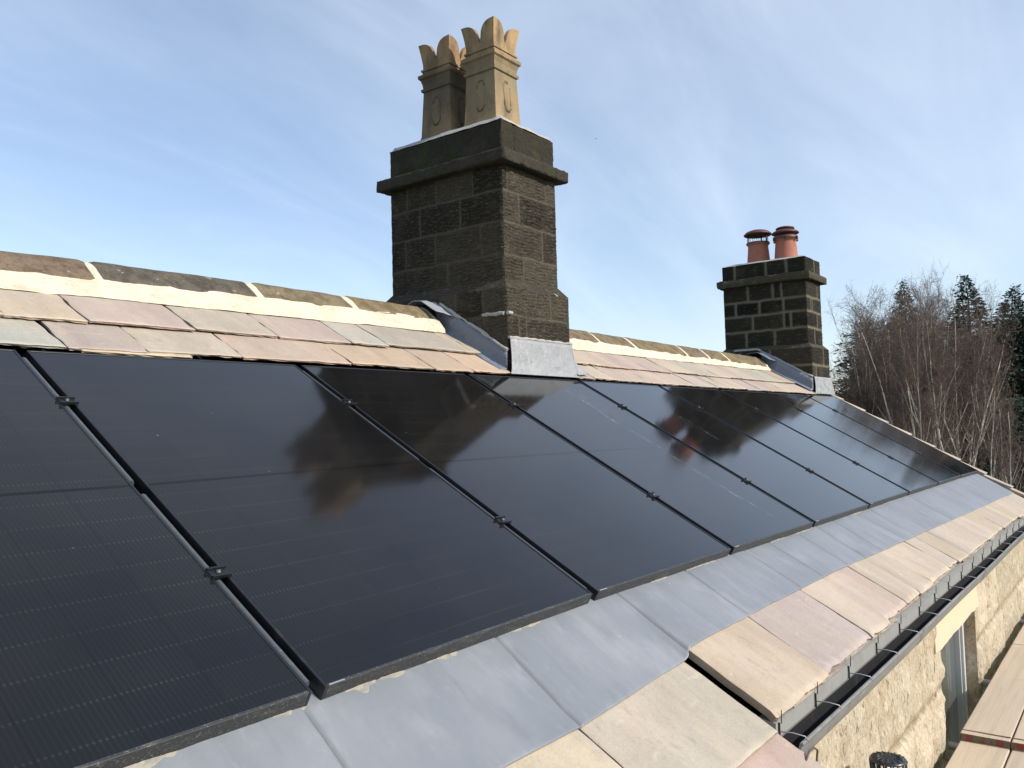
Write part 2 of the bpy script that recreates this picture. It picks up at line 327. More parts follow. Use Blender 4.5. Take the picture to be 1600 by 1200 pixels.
    gr = N(t, 'ShaderNodeMapRange', interpolation_type='SMOOTHSTEP', inp={1: .50, 2: .66}); L(t, grit.outputs[0], gr.inputs[0])
    dust = mth(t, 'MULTIPLY', dust, gr.outputs[0], clamp=True)
    sp = N(t, 'ShaderNodeTexNoise', inp={'Scale': 55, 'Detail': 1}); L(t, g.outputs['Position'], sp.inputs['Vector'])
    spk = N(t, 'ShaderNodeMapRange', inp={1: .835, 2: .86, 3: 0, 4: .6}); L(t, sp.outputs[0], spk.inputs[0])
    film = N(t, 'ShaderNodeTexNoise', inp={'Scale': 1.3, 'Detail': 4}); L(t, g.outputs['Position'], film.inputs['Vector'])
    fm = N(t, 'ShaderNodeMapRange', inp={1: .35, 2: .75, 3: .0, 4: .014}); L(t, film.outputs[0], fm.inputs[0])
    dust = mth(t, 'ADD', mth(t, 'ADD', dust, spk.outputs[0]), fm.outputs[0], clamp=True)
    q = N(t, 'ShaderNodeMix', data_type='RGBA'); L(t, dust, q.inputs[0]); L(t, c, q.inputs[6]); q.inputs[7].default_value = (.42, .40, .37, 1)
    L(t, q.outputs[2], b.inputs['Base Color'])
    rr = N(t, 'ShaderNodeMapRange', inp={1: .3, 2: .7, 3: .07, 4: .105}); L(t, film.outputs[0], rr.inputs[0])
    L(t, mth(t, 'ADD', rr.outputs[0], mth(t, 'MULTIPLY', dust, .5)), b.inputs['Roughness'])
    fd = N(t, 'ShaderNodeMapRange', inp={1: 1.2, 2: 4.0, 3: -.26, 4: -.03}); L(t, X, fd.inputs[0])
    L(t, mth(t, 'MULTIPLY_ADD', mth(t, 'MAXIMUM', mid, mth(t, 'MULTIPLY', colj, .25)), fd.outputs[0], .54), b.inputs['Specular IOR Level'])
    return m
M['glass'] = glass_mat()

# ------------------------------------------------------------------ ground and house root
GZ = -3.5
g = MB(); S = 900
gv = np.linspace(-1, 1, 61); gg = np.sign(gv)*np.abs(gv)**2.2*S
P = np.zeros((61, 61, 3)); P[..., 0] = gg[:, None]; P[..., 1] = gg[None, :]
P[..., 2] = GZ+fbm(P[..., 0]*.02, P[..., 1]*.02, 0, 3)*np.clip((np.hypot(P[..., 0], P[..., 1])-15)/60, 0, 1)*3
g.grid(P); tag(g.build('ground', M['grass']), kind='structure')

XE = 9.24; XW = -4.0
house = empty('stone_house', (2.6, 2.2, GZ))
tag(house, 'stone cottage with pale sandstone slates, two chimneys and a sunlit rubble wall', 'house')

# ------------------------------------------------------------------ slates
PAL = [(.50, .415, .325), (.47, .395, .33), (.43, .36, .315), (.44, .395, .335), (.49, .42, .335), (.41, .385, .335), (.46, .365, .31), (.51, .43, .33)]
GREY = (.41, .38, .33); PINK = (.465, .385, .32); BUFF = (.50, .41, .305); MAUV = (.40, .342, .298); GREN = (.44, .405, .345)
def slate(mb, x0, x1, vt, vh, nt_, nh, th, seed, tint, rag=.006, curve=.0, nx=14, nv=10, gapL=.003, skew=0.0, big=False):
    """one riven slate: tail at vt (top surface nt_), head at vh (top surface nh)"""
    rs = random.Random(seed); s1, s2, s3 = [rs.random()*50 for _ in range(3)]
    if big: nv = 22; nx = 26
    us = [0, .004, .02]+[i/nx for i in range(1, nx)]+[.98, .996, 1]
    ws = [0, .006, .02, .035]+[i/nv for i in range(1, nv)]+[1]
    P = []; top = []
    for w in ws:
        row = []
        for u in us:
            v = lerp(vt, vh, w); x = lerp(x0+gapL, x1-gapL, u)
            xe = rag*(1.6*fbm(v*9+s1, u*3, s2, 3)+.8*fbm(v*45+s1, u*3, s2, 3)); te = min(rag, .006)*1.3*fbm(x*6+s2, s3, 0, 3)+rag*.5*fbm(x*45+s2, s3, 0, 3)
            chip = max(0, float(vnoise(x*17+s3, s1))-.26)*.04
            x += float(xe)*(1 if (u < .3 or u > .7) else 0)+skew*(w-.5)
            v += (float(te)+chip+curve)*(1-w)**3
            n = lerp(nt_, nh, w)+.0035*float(fbm(x*3+s1, v*4+s2, s3, 4))*1.6
            e = min(u, 1-u)*abs(x1-x0); e2 = w*abs(vh-vt)
            d = min(e, e2)
            n -= .0026*max(0, 1-d/.004)
            if big: n -= .007*max(0, 1-e2/(.016+.020*abs(float(vnoise(x*9+s1, 2.2)))))
            row.append((x, v, n))
        top.append(row)
    a, b = len(ws), len(us)
    P = np.zeros((a, b, 3))
    for i in range(a):
        for j in range(b): P[i, j] = RP(*top[i][j])
    W2 = np.array([[(abs(vh-vt)*w) for u in us] for w in ws]); XT = np.array([[q[0] for q in r_] for r_ in top])
    bw = (.010 if not big else .020)*(1+1.6*fbm(XT*22+s1, s2, 0, 3)); kk = 1/(1+np.exp((W2-bw)/.003))
    CT_ = np.array(tint)*(1+.20*kk[..., None])
    mb.grid(P, 0, CT_, True, flip=True)
    # sides: tail, left, right
    per = [(0, j) for j in range(b)]
    def side(idx, flip):
        vs = []; fs = []
        for k, (i, j) in enumerate(idx):
            x, v, n = top[i][j]; q = .35+.4*rs.random()
            vs += [RP(x, v, n), RP(x, v+(.004*rs.random() if i == 0 else 0), n-th*q), RP(x, v+(.006*rs.random() if i == 0 else 0), n-th)]
        for k in range(len(idx)-1):
            o = k*3
            for z in (0, 1):
                f = (o+z, o+z+1, o+z+4, o+z+3); fs.append(f[::-1] if flip else f)
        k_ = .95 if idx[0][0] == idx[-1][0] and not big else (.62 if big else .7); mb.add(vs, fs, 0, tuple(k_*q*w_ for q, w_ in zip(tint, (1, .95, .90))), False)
    side(per, False); side([(i, 0) for i in range(a)], True); side([(i, b-1) for i in range(a)], False)

def tintj(rs, t): return tuple(max(.02, c*(1+rs.uniform(-.04, .04))) for c in t)
mb = MB(); rs = random.Random(3); sd = 0
# lower visible course above the panels (tail v 1.757) and the one under the ridge (tail v 2.0)
A = [(-1.6, -1.1, BUFF), (-1.1, -.62, MAUV), (-.62, -.30, PINK), (-.30, .137, GREN), (.137, .45, MAUV), (.45, .866, PINK), (.866, 1.475, (.47, .35, .285)), (1.475, 2.05, (.50, .365, .275)),
     (2.05, 2.375, (.46, .36, .275)), (2.375, 2.74, (.53, .385, .29))]
B = [(-1.7, -1.2, MAUV), (-1.2, -.75, GREY), (-.75, -.42, PINK), (-.42, .013, (.50, .41, .30)), (.013, .311, BUFF), (.311, .768, (.45, .375, .315)), (.768, 1.207, (.44, .395, .32)), (1.207, 1.655, (.44, .36, .305)),
     (1.655, 1.92, GREN), (1.92, 2.565, MAUV), (2.565, 2.66, (.43, .37, .28)), (2.66, 2.745, (.46, .39, .29))]
B[4] = (.013, .311, BUFF)
x = 3.44
while x < 8.62:
    w = rs.choice([.18, .24, .3, .36, .45, .52]); x2 = min(x+w, 8.68)
    if 8.68-x2 < .15: x2 = 8.68
    A.append((x, x2, rs.choice(PAL))); x = x2
x = 3.40
while x < 8.60:
    w = rs.choice([.2, .28, .34, .42, .5]); x2 = min(x+w, 8.60)
    if 8.60-x2 < .15: x2 = 8.60
    B.append((x, x2, rs.choice(PAL+[GREY]))); x = x2
mbl = mb; mbr = MB()
for (x0, x1, t) in A:
    mb = mbr if x0 > 3 else mbl; sd += 1; tl = 1.762+rs.uniform(-.006, .006)
    slate(mb, x0, x1, tl, 2.10, .010+rs.uniform(-.001, .003), -.001, .009, sd, tintj(rs, t), rag=.011)
for (x0, x1, t) in B:
    mb = mbr if x0 > 3 else mbl; sd += 1
    slate(mb, x0, x1, 2.003+.02*max(0, (x0-.5)/2 if x0 < 3 else 0)+rs.uniform(-.008, .008), 2.40, .020+rs.uniform(-.001, .003), .008, .009, sd, tintj(rs, t), rag=.011)
mbl.build('roof_slates', M['slate'], house); mbr.build('roof_slates', M['slate'], house); mb = MB()
# small wedge slate peeping out under the mauve one
slate(mb, .19, .62, 1.748, 2.02, .004, -.004, .008, 901, tintj(rs, (.50, .41, .28)))
mb.build('roof_slate', M['slate'], house); mb = MB()
# more courses to the far left are the same two rows; eaves course right of the step
E_ = [1.31, 1.845, 2.46, 2.775, 3.19, 3.50, 3.83, 4.35, 4.62, 4.96, 5.38, 5.78, 6.2, 6.62, 7.17, 7.6, 8.05, 8.5, 8.9, 9.22]
TE = [(.49, .395, .30), (.44, .37, .32), (.50, .41, .325), (.48, .40, .32), (.50, .42, .32), (.47, .395, .32), (.51, .425, .325), (.49, .40, .32)]
for i in range(len(E_)-1):
    sd += 1; x0, x1 = E_[i], E_[i+1]; cx_ = (x0+x1)/2
    tl = interp(cx_, [1.3, 2.2, 3.3, 5, 9.2], [-.648, -.630, -.612, -.606, -.636])+rs.uniform(-.010, .010)
    slate(mb, x0, x1, tl, .03, -.046+rs.uniform(-.002, .003), -.052, .024 if i == 0 else .018, sd, tintj(rs, TE[i % 8]), rag=.004, big=i < 7)
    slate(mb, x0+.17, x1+.17, tl-.004, -.30, -.068, -.069, .010, sd+500, tintj(rs, (.26, .22, .18)), rag=.003)
mb.build('eaves_slates', M['slate'], house); mb = MB()
# lower catslide left of the step
LW = [(-1.6, -.75, (.45, .39, .31)), (-.75, -.05, (.42, .38, .32)), (-.05, .63, (.56, .46, .34)), (.63, 1.287, (.45, .41, .34))]
for (x0, x1, t) in LW:
    sd += 1
    slate(mb, x0, x1, -.656+rs.uniform(-.008, .008), .03, -.074, -.082, .018, sd, tintj(rs, t), rag=.006)
for (x0, x1, t) in [(-1.2, -.4, PINK), (-.4, .28, BUFF), (.28, .97, (.52, .39, .27)), (.97, 1.335, (.49, .39, .32))]:
    for k in range(2):
        sd += 1
        slate(mb, x0+.31*k, x1+(.31*k if x1 < 1.3 else 0), -1.02-.36*k, -.5-.36*k, -.094-.02*k, -.108-.02*k, .018, sd, tintj(rs, t))
mb.build('eaves_slates', M['slate'], house); mb = MB()
# verge slates beyond the last panel
for k in range(9):
    sd += 1; vt = -.64+.29*k
    slate(mb, 9.215, 9.40+rs.uniform(-.012, .012), vt, vt+.40, -.002, -.03, .022, sd, tintj(rs, rs.choice(PAL)), nx=5)
roofs = mb.build('verge_slates', M['slate'], house)

# timber deck under everything, rear slope
d = MB()
d.rbox(XW, XE, -.56, 2.52, -.16, -.115); 
d.rbox(XW, 1.29, -1.3, -.56, -.19, -.145)
d.rbox(-1.20, XE-.02, .03, 1.9, -.10, -.065)
d.build('roof_deck', M['underlay'], house)
b2 = MB(); yr, zr = 2.2, 1.262
for k in range(9):
    y0 = yr+.02+k*.5; z0 = zr-(y0-yr)*math.tan(TH)
    b2.box((XW, y0, z0-.06), (XE+.16, y0+.54, z0-.01), 0, PAL[k % 8], lambda x, y, z, y0=y0: (x, y, z-(y-y0)*math.tan(TH)))
b2.build('rear_slates', M['slate'], house)

# ------------------------------------------------------------------ lead strip below the panels
lm = MB()
xs = np.arange(-1.6, 9.23, .006); vs_ = np.concatenate([np.linspace(.06, -.30, 19), [-.31, -.318, -.322]])
J = {x: .009 for x in E_[1:]}; J.update({-.75: .009, -.05: .009, .63: .010, 1.30: .004})
P = np.zeros((len(xs), len(vs_)+1, 3)); XX, VV_ = np.meshgrid(xs, vs_, indexing='ij')
NZ = .0050*fbm(XX*5, VV_*4, 1, 4)+.0026*fbm(XX*16, VV_*5, 2, 3); JN = fbm(vs_*20, 1.0, 0, 2)
for i, x in enumerate(xs):
    base0 = interp(x, [1.275, 1.315], [-.072, -.0425])
    ed = interp(x, [-1.6, .3, .64, 1.29, 1.31, 1.9, 3, 5, 7.2, 9.2], [-.325, -.330, -.338, -.318, -.302, -.296, -.292, -.330, -.372, -.392])+.006*float(fbm(x*4, 3.3, 0, 3))
    g_ = 0
    for xj, dep in J.items():
        dx = x-xj-.004; g_ = max(g_, dep*math.exp(-(dx/.006)**2))
    for j, v in enumerate(vs_):
        vv = v if v > 0 else v*ed/-.322
        base = lerp(-.0425, base0, min(1, max(0, -vv/.28)))
        nz = 0
        n = base-g_*(.8+.4*JN[j])+NZ[i, j]+.003
        if j == len(vs_)-1: n -= .001
        P[i, j] = RP(x, vv, n)
    P[i, -1] = RP(x, ed+.001, base-g_-.004)
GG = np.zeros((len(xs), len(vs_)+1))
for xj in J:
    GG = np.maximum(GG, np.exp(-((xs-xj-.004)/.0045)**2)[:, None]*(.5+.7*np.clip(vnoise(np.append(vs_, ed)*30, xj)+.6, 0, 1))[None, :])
LC = np.ones((len(xs), len(vs_)+1, 1))*(1-.46*np.clip(GG, 0, 1))[..., None]*np.ones(3)  # tint darkens the joint grooves: dirt, and the shadow they do not cast
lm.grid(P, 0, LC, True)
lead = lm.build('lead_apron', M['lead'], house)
# grimy mortar smeared along the foot of the frames
for (xc, ln, a_) in ((.16, .26, .020), (.40, .13, .012), (-.10, .14, .012), (-.44, .22, .018), (.78, .22, .008), (1.62, .14, .006), (2.0, .30, .009), (2.9, .2, .006), (3.3, .3, .007), (4.3, .3, .007), (5.2, .4, .007)):
    dm = MB(); uu = np.linspace(-1, 1, 40); ww = np.linspace(0, 1, 7); P = np.zeros((40, 7, 3))
    for i, u in enumerate(uu):
        ext = max(.0015, (1-u*u)**.5*(.55+.9*float(fbm(u*5+xc*9, 2, 0, 4)))*a_*1.7)
        for j, w in enumerate(ww):
            P[i, j] = RP(xc+u*ln/2, .004-w*ext-.004*w, -.0385+.30*a_*(1-w**2)*(1-u*u)-(.006 if w > .95 else 0)-.006*w*(xc < 1.3)+.002*float(fbm(u*9, w*3, xc, 3)))
    dm.grid(P, 0, (1, 1, 1), True)
    dm.build('mortar_smear', M['grime'], house)

# ------------------------------------------------------------------ solar panels
PW, PL = 1.114, 1.738
def solar_panel(k, label):
    x0 = 1.15*k; org = RP(x0, 0, 0)
    root = empty('solar_panel', org); tag(root, label, 'solar panel', 'black solar panels in a row on the slate roof')
    def fr(x, v, n): return RP(x0+x, v, n)
    f = MB(); t = .0085; H = .040
    def bx(a, b, m=0): f.box(a, b, m, (1, 1, 1), fr)
    bx((0, 0, -H), (t, PL, 0)); bx((PW-t, 0, -H), (PW, PL, 0)); bx((t, 0, -H), (PW-t, t, 0), 1); bx((t, PL-t, -H), (PW-t, PL, 0))
    fo = f.build('frame', [M['frame'], M['dusty']], root, org, bevel=.0012, seg=1)
    gl = MB(); gx = np.linspace(t, PW-t, 15); gvv = np.linspace(t, PL-t, 21); P = np.zeros((15, 21, 3))
    for i, x in enumerate(gx):
        for j, v in enumerate(gvv): P[i, j] = fr(x, v, -.0022)
    gl.grid(P, 0, (1, 1, 1), True); gl.build('glass', M['glass'], root, org)
    for cx_ in (.012,):                            # little bright drain clip on the lower frame
        c = MB(); c.box((cx_, .0015, -.0005), (cx_+.045, .0045, .0010), 0, (1, 1, 1), fr)
        c.build('edge_clip', M['silver'], root, org)
    # rail in the gap on the right-hand side of the panel
    if k < 7:
        r_ = MB()
        segs = [(.035, .83), (.90, 1.69)] if k < 1 else [(.03, 1.70)]
        for (a, b) in segs:
            prof = [(PW+.003, -.030), (PW+.003, -.010), (PW+.009, -.0045), (PW+.018, -.007), (PW+.021, -.016), (PW+.021, -.030)]
            vs = [fr(px_, vv, nn_) for vv in (a, b) for (px_, nn_) in prof]; n = len(prof)
            r_.add(vs, [(i, i+n, (i+1) % n+n, (i+1) % n) for i in range(n)]+[tuple(range(n)), tuple(reversed(range(n, 2*n)))], 0)
        r_.build('gap_rail', M['railm'], root, org)
        for vc in (.440, 1.362):
            cl = MB()
            def B_(a, b, m=0): cl.box(a, b, m, (1, 1, 1), fr)
            B_((PW-.008, vc-.019, .0012), (PW+.046, vc-.013, .010)); B_((PW-.008, vc+.013, .0012), (PW+.046, vc+.019, .010))
            B_((PW-.006, vc-.013, .0006), (PW+.044, vc+.013, .0035)); 
            cl.lathe(fr(PW+.018, vc, .0035), [(0.0001, .008), (.006, .008), (.0065, 0)], 8, 1)
            B_((PW+.010, vc-.012, -.05), (PW+.028, vc+.012, .0006))
            cl.build('clamp', [M['frame'], M['railm']], root, org)
    return root
PN = {-1: 'black solar panel nearest the camera, cut off by the left edge of the photo',
      0: 'second black solar panel from the left, whole, with blurred chimney reflection near its right edge',
      1: 'black solar panel third from the left, its upper half darkened by the big chimney reflection',
      2: 'black solar panel right below the big chimney, with white dust streaks running down it',
      3: 'fifth black solar panel from the left, first one past the big chimney, lightly scuffed',
      4: 'sixth black solar panel from the left, darkened by the far chimney reflection',
      5: 'seventh black solar panel from the left, third from the far verge',
      6: 'second solar panel from the far verge, just below the far chimney',
      7: 'farthest solar panel, beside the stepped verge at the right end of the roof'}
for k in range(-1, 8): solar_panel(k, PN[k])

# ------------------------------------------------------------------ ridge stones and mortar
def ridge_prof(off=0.0):
    # (y, z) front foot -> apex -> rear foot
    pts = [(2.046, 1.222), (2.056, 1.252), (2.09, 1.283), (2.135, 1.322), (2.170, 1.345), (2.205, 1.352), (2.24, 1.343), (2.275, 1.318), (2.32, 1.279), (2.35, 1.247), (2.36, 1.215)]
    cy, cz = 2.2, 1.20
    return [(cy+(y-cy)*(1-off*5), cz+(z-cz)*(1-off*6)) for y, z in pts]
def rz(x): return interp(x, [-2, 0, 1.3, 2.8, 4.7, 8.6], [-.03, -.018, .004, .006, .0, -.012])
RD = [(-2.2, -1.3, (.17, .135, .10)), (-1.265, -.42, (.2, .15, .11)), (-.385, .505, (.185, .135, .095)), (.545, 1.335, (.115, .100, .080)), (1.375, 1.985, (.20, .165, .105)), (2.02, 2.645, (.23, .175, .10)),
      (3.46, 4.64, (.20, .155, .10)), (4.675, 5.24, (.20, .155, .10)), (5.275, 6.26, (.215, .165, .095)), (6.295, 6.78, (.185, .15, .10)), (6.815, 7.30, (.195, .155, .095)), (7.335, 8.42, (.215, .17, .10))]
for i, (x0, x1, t) in enumerate(RD):
    rb = MB(); pf = ridge_prof(); n = max(8, int((x1-x0)/.025)); P = np.zeros((n+1, len(pf), 3)); rsn = random.Random(i)
    tilt = rsn.uniform(-.010, .010)*(1 if i != 5 else -1)
    for a in range(n+1):
        u = a/n; x = lerp(x0, x1, u)
        e = max(0, 1-min(u, 1-u)*(x1-x0)/.02)
        for j, (y, z) in enumerate(pf):
            nz = .014*float(fbm(x*5+i*7, y*14, z*14, 5)); k = 1+nz*3.0-.05*e*e
            fo = .006*float(fbm(x*14+i, j*3.1, 0, 4)) if j in (0, 1, 9, 10) else 0
            P[a, j] = (x+.010*float(vnoise(y*30, z*30, i)), 2.2+(y-2.2)*k, 1.20+(z-1.20)*k+rz(x)+tilt*(u-.5)+fo)
    rb.grid(P, 0, t, True)
    for a in (0, n):
        rb.add([tuple(q) for q in P[a]], [tuple(range(len(pf)))], 0, t)
    ro = rb.build('ridge_stone', M['ridge'], house)
mo = MB()
for (xa, xb) in ((-2.2, 2.68), (3.44, 8.46)):
    xs = np.arange(xa, xb+.001, .015); pf = ridge_prof(.010); P = np.zeros((len(xs), len(pf), 3))
    jo = [q[1]+.018 for q in RD]
    for i, x in enumerate(xs):
        dj = min(abs(x-j) for j in jo)
        jk = 1+.05*math.exp(-(dj/.016)**2)
        for j, (y, z) in enumerate(pf):
            k = (1+.008*float(fbm(x*9, y*20, z*20, 4)))*jk
            P[i, j] = (x, 2.2+(y-2.2)*k, 1.20+(z-1.20)*k+rz(x))
    mo.grid(P, 0, (1, 1, 1), True)
    # skirt bedding on the slates
    ts = np.linspace(0, 1, 8); P = np.zeros((len(xs), 8, 3))
    for i, x in enumerate(xs):
        lo = interp(x, [-1, 0, 1.2, 2.7, 3.4, 4.2, 6, 8.5], [2.235, 2.262, 2.292, 2.32, 2.285, 2.285, 2.31, 2.33])+.007*float(fbm(x*5, 1, 4, 4))
        if x < 3: 
            wob = .020*float(fbm(x*3, 4, 0, 4))
        else: wob = .010*float(fbm(x*3, 4, 0, 3))
        hi_ = RP(x, 2.412+wob, .058)
        for j, t in enumerate(ts):
            vv = lerp(lo, 2.412+wob, t); nn_ = lerp(.0300, .062, t**1.2)+.003*math.sin(t*3.1)+.007*float(fbm(x*11, vv*15, 3, 4))
            if t == 0: nn_ -= .014
            q = RP(x, vv, nn_); P[i, j] = (q.x, q.y, q.z+rz(x)*t)
    mo.grid(P, 0, (1, 1, 1), True)
mo.build('ridge_mortar', M['mortar'], house)

# ------------------------------------------------------------------ block-work faces
def face_grid(mb, P0, U, Z, Nn, W, H, res, courses, seed, amp, mw, stone, mort, rough=1.0, tool=True, closed=(True, True), vjit=.004, blockvar=.35):
    """courses: [(z0, z1, [joint us])] local; displaced sheet with recessed joints, tint per vertex"""
    P0, U, Z, Nn = [np.array(q, float) for q in (P0, U, Z, Nn)]
    nu, nz = max(2, int(W/res)), max(2, int(H/res))
    u = np.linspace(0, W, nu+1)[:, None]+np.zeros((1, nz+1)); z = np.linspace(0, H, nz+1)[None, :]+np.zeros((nu+1, 1))
    uw = u+vjit*2*fbm(u*14+seed, z*14, seed, 3); zw = z+vjit*2*fbm(u*11+seed+5, z*9, seed+9, 3)
    dj = np.full(u.shape, 1e3); bid = np.zeros(u.shape); rs_ = random.Random(seed); tone = np.ones(u.shape)
    for ci, (z0, z1, js) in enumerate(courses):
        ins = (zw >= z0) & (zw < z1) if ci < len(courses)-1 else (zw >= z0)
        dz = np.minimum(np.abs(zw-z0) if ci > 0 else 1e3, np.abs(zw-z1) if ci < len(courses)-1 else 1e3)
        d = dz
        for j in js: d = np.minimum(d, np.abs(uw-j))
        dj = np.where(ins, d, dj)
        edges = [-1]+list(js)+[W+1]
        for a, b in zip(edges[:-1], edges[1:]):
            mk = ins & (uw >= a) & (uw < b); tone[mk] = 1+blockvar*(rs_.random()*2-1); bid[mk] = rs_.random()*40
    ms = 1/(1+np.exp((mw/2-dj)/(mw*.10)))               # 1 = stone
    st = np.clip((dj-mw/2)/(mw*1.4), 0, 1)
    n = amp*(.9*fbm(u*7+bid, z*7, bid, 5)*rough+.45)
    if tool:
        n = n+amp*.5*np.sin((z+.016*fbm(u*8+bid, z*9, 2, 4))*2*math.pi/.021+5*vnoise(u*14+bid, z*3))*(.2+1.3*np.clip(vnoise(u*16, z*30, bid)+.4, 0, 1))*rough+amp*.7*fbm(u*55, z*75, bid, 2)*rough
    disp = n*st-mw*.35*(1-ms)
    eu = np.minimum(u if closed[0] else 9, (W-u) if closed[1] else 9)
    disp = disp*np.clip(eu/.012, 0, 1)-.004*(1-np.clip(eu/.012, 0, 1))*np.clip(.5+fbm(z*25, seed, 0, 4)*1.4, 0, 1)
    P = P0+u[..., None]*U+z[..., None]*Z+disp[..., None]*Nn
    C = np.array(stone)*tone[..., None]*ms[..., None]+np.array(mort)*(1-ms[..., None])
    mb.grid(P, 0, C, True)
def block_box(mb, x0, x1, y0, y1, z0, z1, res, cz, joints, seed, amp, mw, stone, mort, resb=None, **k):
    """four faces; joints: dict face -> list per course"""
    resb = resb or res*2.5
    def cs(key, W):
        js = joints.get(key)
        return [(cz[i]-z0, cz[i+1]-z0, (js[i] if js else [W*(.33 if i % 2 else .6)])) for i in range(len(cz)-1)]
    face_grid(mb, (x0, y0, z0), (1, 0, 0), (0, 0, 1), (0, -1, 0), x1-x0, z1-z0, res, cs('S', x1-x0), seed, amp, mw, stone, mort, **k)
    face_grid(mb, (x0, y1, z0), (0, -1, 0), (0, 0, 1), (-1, 0, 0), y1-y0, z1-z0, res, cs('W', y1-y0), seed+1, amp, mw, stone, mort, **k)
    face_grid(mb, (x1, y1, z0), (-1, 0, 0), (0, 0, 1), (0, 1, 0), x1-x0, z1-z0, resb, cs('N', x1-x0), seed+2, amp, mw, stone, mort, **k)
    face_grid(mb, (x1, y0, z0), (0, 1, 0), (0, 0, 1), (1, 0, 0), y1-y0, z1-z0, resb, cs('E', y1-y0), seed+3, amp, mw, stone, mort, **k)
def stone_ring(mb, x0, x1, y0, y1, z0, z1, seed, amp, tint, res=.02, top=True, joints=(), chip=.006, tz=0.0):
    """a solid worn slab course: displaced box with rounded worn edges"""
    nx, ny, nz = [max(3, int(round(d/res))) for d in (x1-x0, y1-y0, z1-z0)]
    cx_, cy_, cz_ = (x0+x1)/2, (y0+y1)/2, (z0+z1)/2
    def warp(P):
        P = np.array(P, float); x, y, z = P[..., 0], P[..., 1], P[..., 2]
        n = amp*1.5*(fbm(x*9+seed, y*9+seed*.3, z*9, 4)*2+fbm(x*50+seed, y*50, z*50, 2)*.8)
        dx = np.minimum(x-x0, x1-x); dy = np.minimum(y-y0, y1-y); dz = np.minimum(z-z0, z1-z)
        s = np.sort(np.stack([dx, dy, dz]), 0); e = np.clip(1-s[1]/.009, 0, 1)
        ch = chip*e**1.5*(1+1.2*fbm(x*13, y*13, z*13+seed, 4)*2)
        g = 0
        for j in joints: g = g+.006*np.exp(-((y-j[1])/.006)**2)*(1 if j[0] == 'y' else 0)+.011*np.exp(-((x-j[1])/.007)**2)*(1 if j[0] == 'x' else 0)
        k = n-ch-g
        fx = np.where(dx < 1e-6, np.sign(x-cx_), 0); fy = np.where(dy < 1e-6, np.sign(y-cy_), 0); fz = np.where(dz < 1e-6, np.sign(z-cz_), 0)
        P[..., 0] += fx*k; P[..., 1] += fy*k; P[..., 2] += fz*k*.7+tz*(x-x0)
        return P
    X = np.linspace(x0, x1, nx+1); Y = np.linspace(y0, y1, ny+1); Zz = np.linspace(z0, z1, nz+1)
    def sheet(A, B, fn, flip=False):
        P = np.array([[fn(a, b) for b in B] for a in A]); mb.grid(warp(P), 0, tint, True, flip=flip)
    sheet(X, Zz, lambda a, b: (a, y0, b)); sheet(X, Zz, lambda a, b: (a, y1, b), True)
    sheet(Y, Zz, lambda a, b: (x0, a, b), True); sheet(Y, Zz, lambda a, b: (x1, a, b))
    sheet(X, Y, lambda a, b: (a, b, z0), True); sheet(X, Y, lambda a, b: (a, b, z1))

# ---- near chimney
SD = (.058, .050, .037); MD = (.125, .110, .082)
nc = MB(); X0, X1, Y0, Y1 = 2.80, 3.38, 1.615, 2.585
cz = [1.44, 1.645, 1.85, 2.045, 2.215]
jo = {'S': [[.20], [.42], [.17], [.055, .47]], 'W': [[.52, 1.2], [.10, .42, .82], [.24, .68], [.10, .36, .66]]}
jo['W'] = [[.50], [.13, .40, .79], [.27, .62], [.15, .42, .73]]
block_box(nc, X0, X1, Y0, Y1, 1.44, 2.215, .0075, cz, jo, 11, .011, .013, SD, MD, blockvar=.5)
px0, px1, py0, py1 = X0-.05, X1+.05, Y0-.05, Y1+.05
cz = [.80, 1.04, 1.255, 1.432]
jo = {'S': [[.3], [.12, .20], [.47]], 'W': [[.5], [.2, .62, .88], [.3, .66, .88]]}
block_box(nc, px0, px1, py0, py1, .80, 1.425, .0075, cz, jo, 31, .010, .013, (.062, .054, .040), (.13, .115, .085), blockvar=.45)
# weathered slope on the plinth
zt = [(px0, py0, 1.425), (px1, py0, 1.425), (px1, py1, 1.425), (px0, py1, 1.425), (X0-.002, Y0-.002, 1.488), (X1+.002, Y0-.002, 1.488), (X1+.002, Y1+.002, 1.488), (X0-.002, Y1+.002, 1.488)]
nc.hexa(zt, 0, (.058, .050, .037))
chim = nc.build('chimney', M['stone'], house)
tag(chim, 'big soot-blackened stone chimney with two crown-topped pots')
for nm, args in (('string_course', (X0-.068, X1+.075, Y0-.068, Y1+.068, 2.205, 2.283, 5, .004, (.044, .039, .029))),
                 ('cap_stone', (X0-.004, X1-.004, Y0-.004, Y1+.004, 2.283, 2.486, 8, .004, (.034, .030, .021)))):
    q = MB(); stone_ring(q, *args, joints=(('x', 2.93), ('y', 2.1)) if nm == 'cap_stone' else (('x', 3.30), ('y', 2.0)), res=.009, chip=.005); q.build(nm, M['capstone'], chim)
fl = MB()
xs = np.linspace(X0+.0, X1-.004, 26); ys = np.linspace(Y0+.0, Y1, 40); P = np.zeros((26, 40, 3))
for i, x in enumerate(xs):
    for j, y in enumerate(ys):
        e = min(x-X0, X1-x, y-Y0, Y1-y); h = .046*(1-math.exp(-max(e, 0)/.06))
        o_ = .006+.005*float(fbm(x*22, y*22, 3, 2)); k_ = -o_ if x == xs[0] else (o_ if x == xs[-1] else 0); l_ = -o_ if y == ys[0] else (o_ if y == ys[-1] else 0)
        P[i, j] = (x+k_, y+l_, 2.490+h+(.012 if e > .001 else -.006)+.010*float(fbm(x*14, y*14, 1, 4))*min(1, e/.02+.5))
fl.grid(P, 0); 
fl.build('flaunching', M['greymortar'], chim)

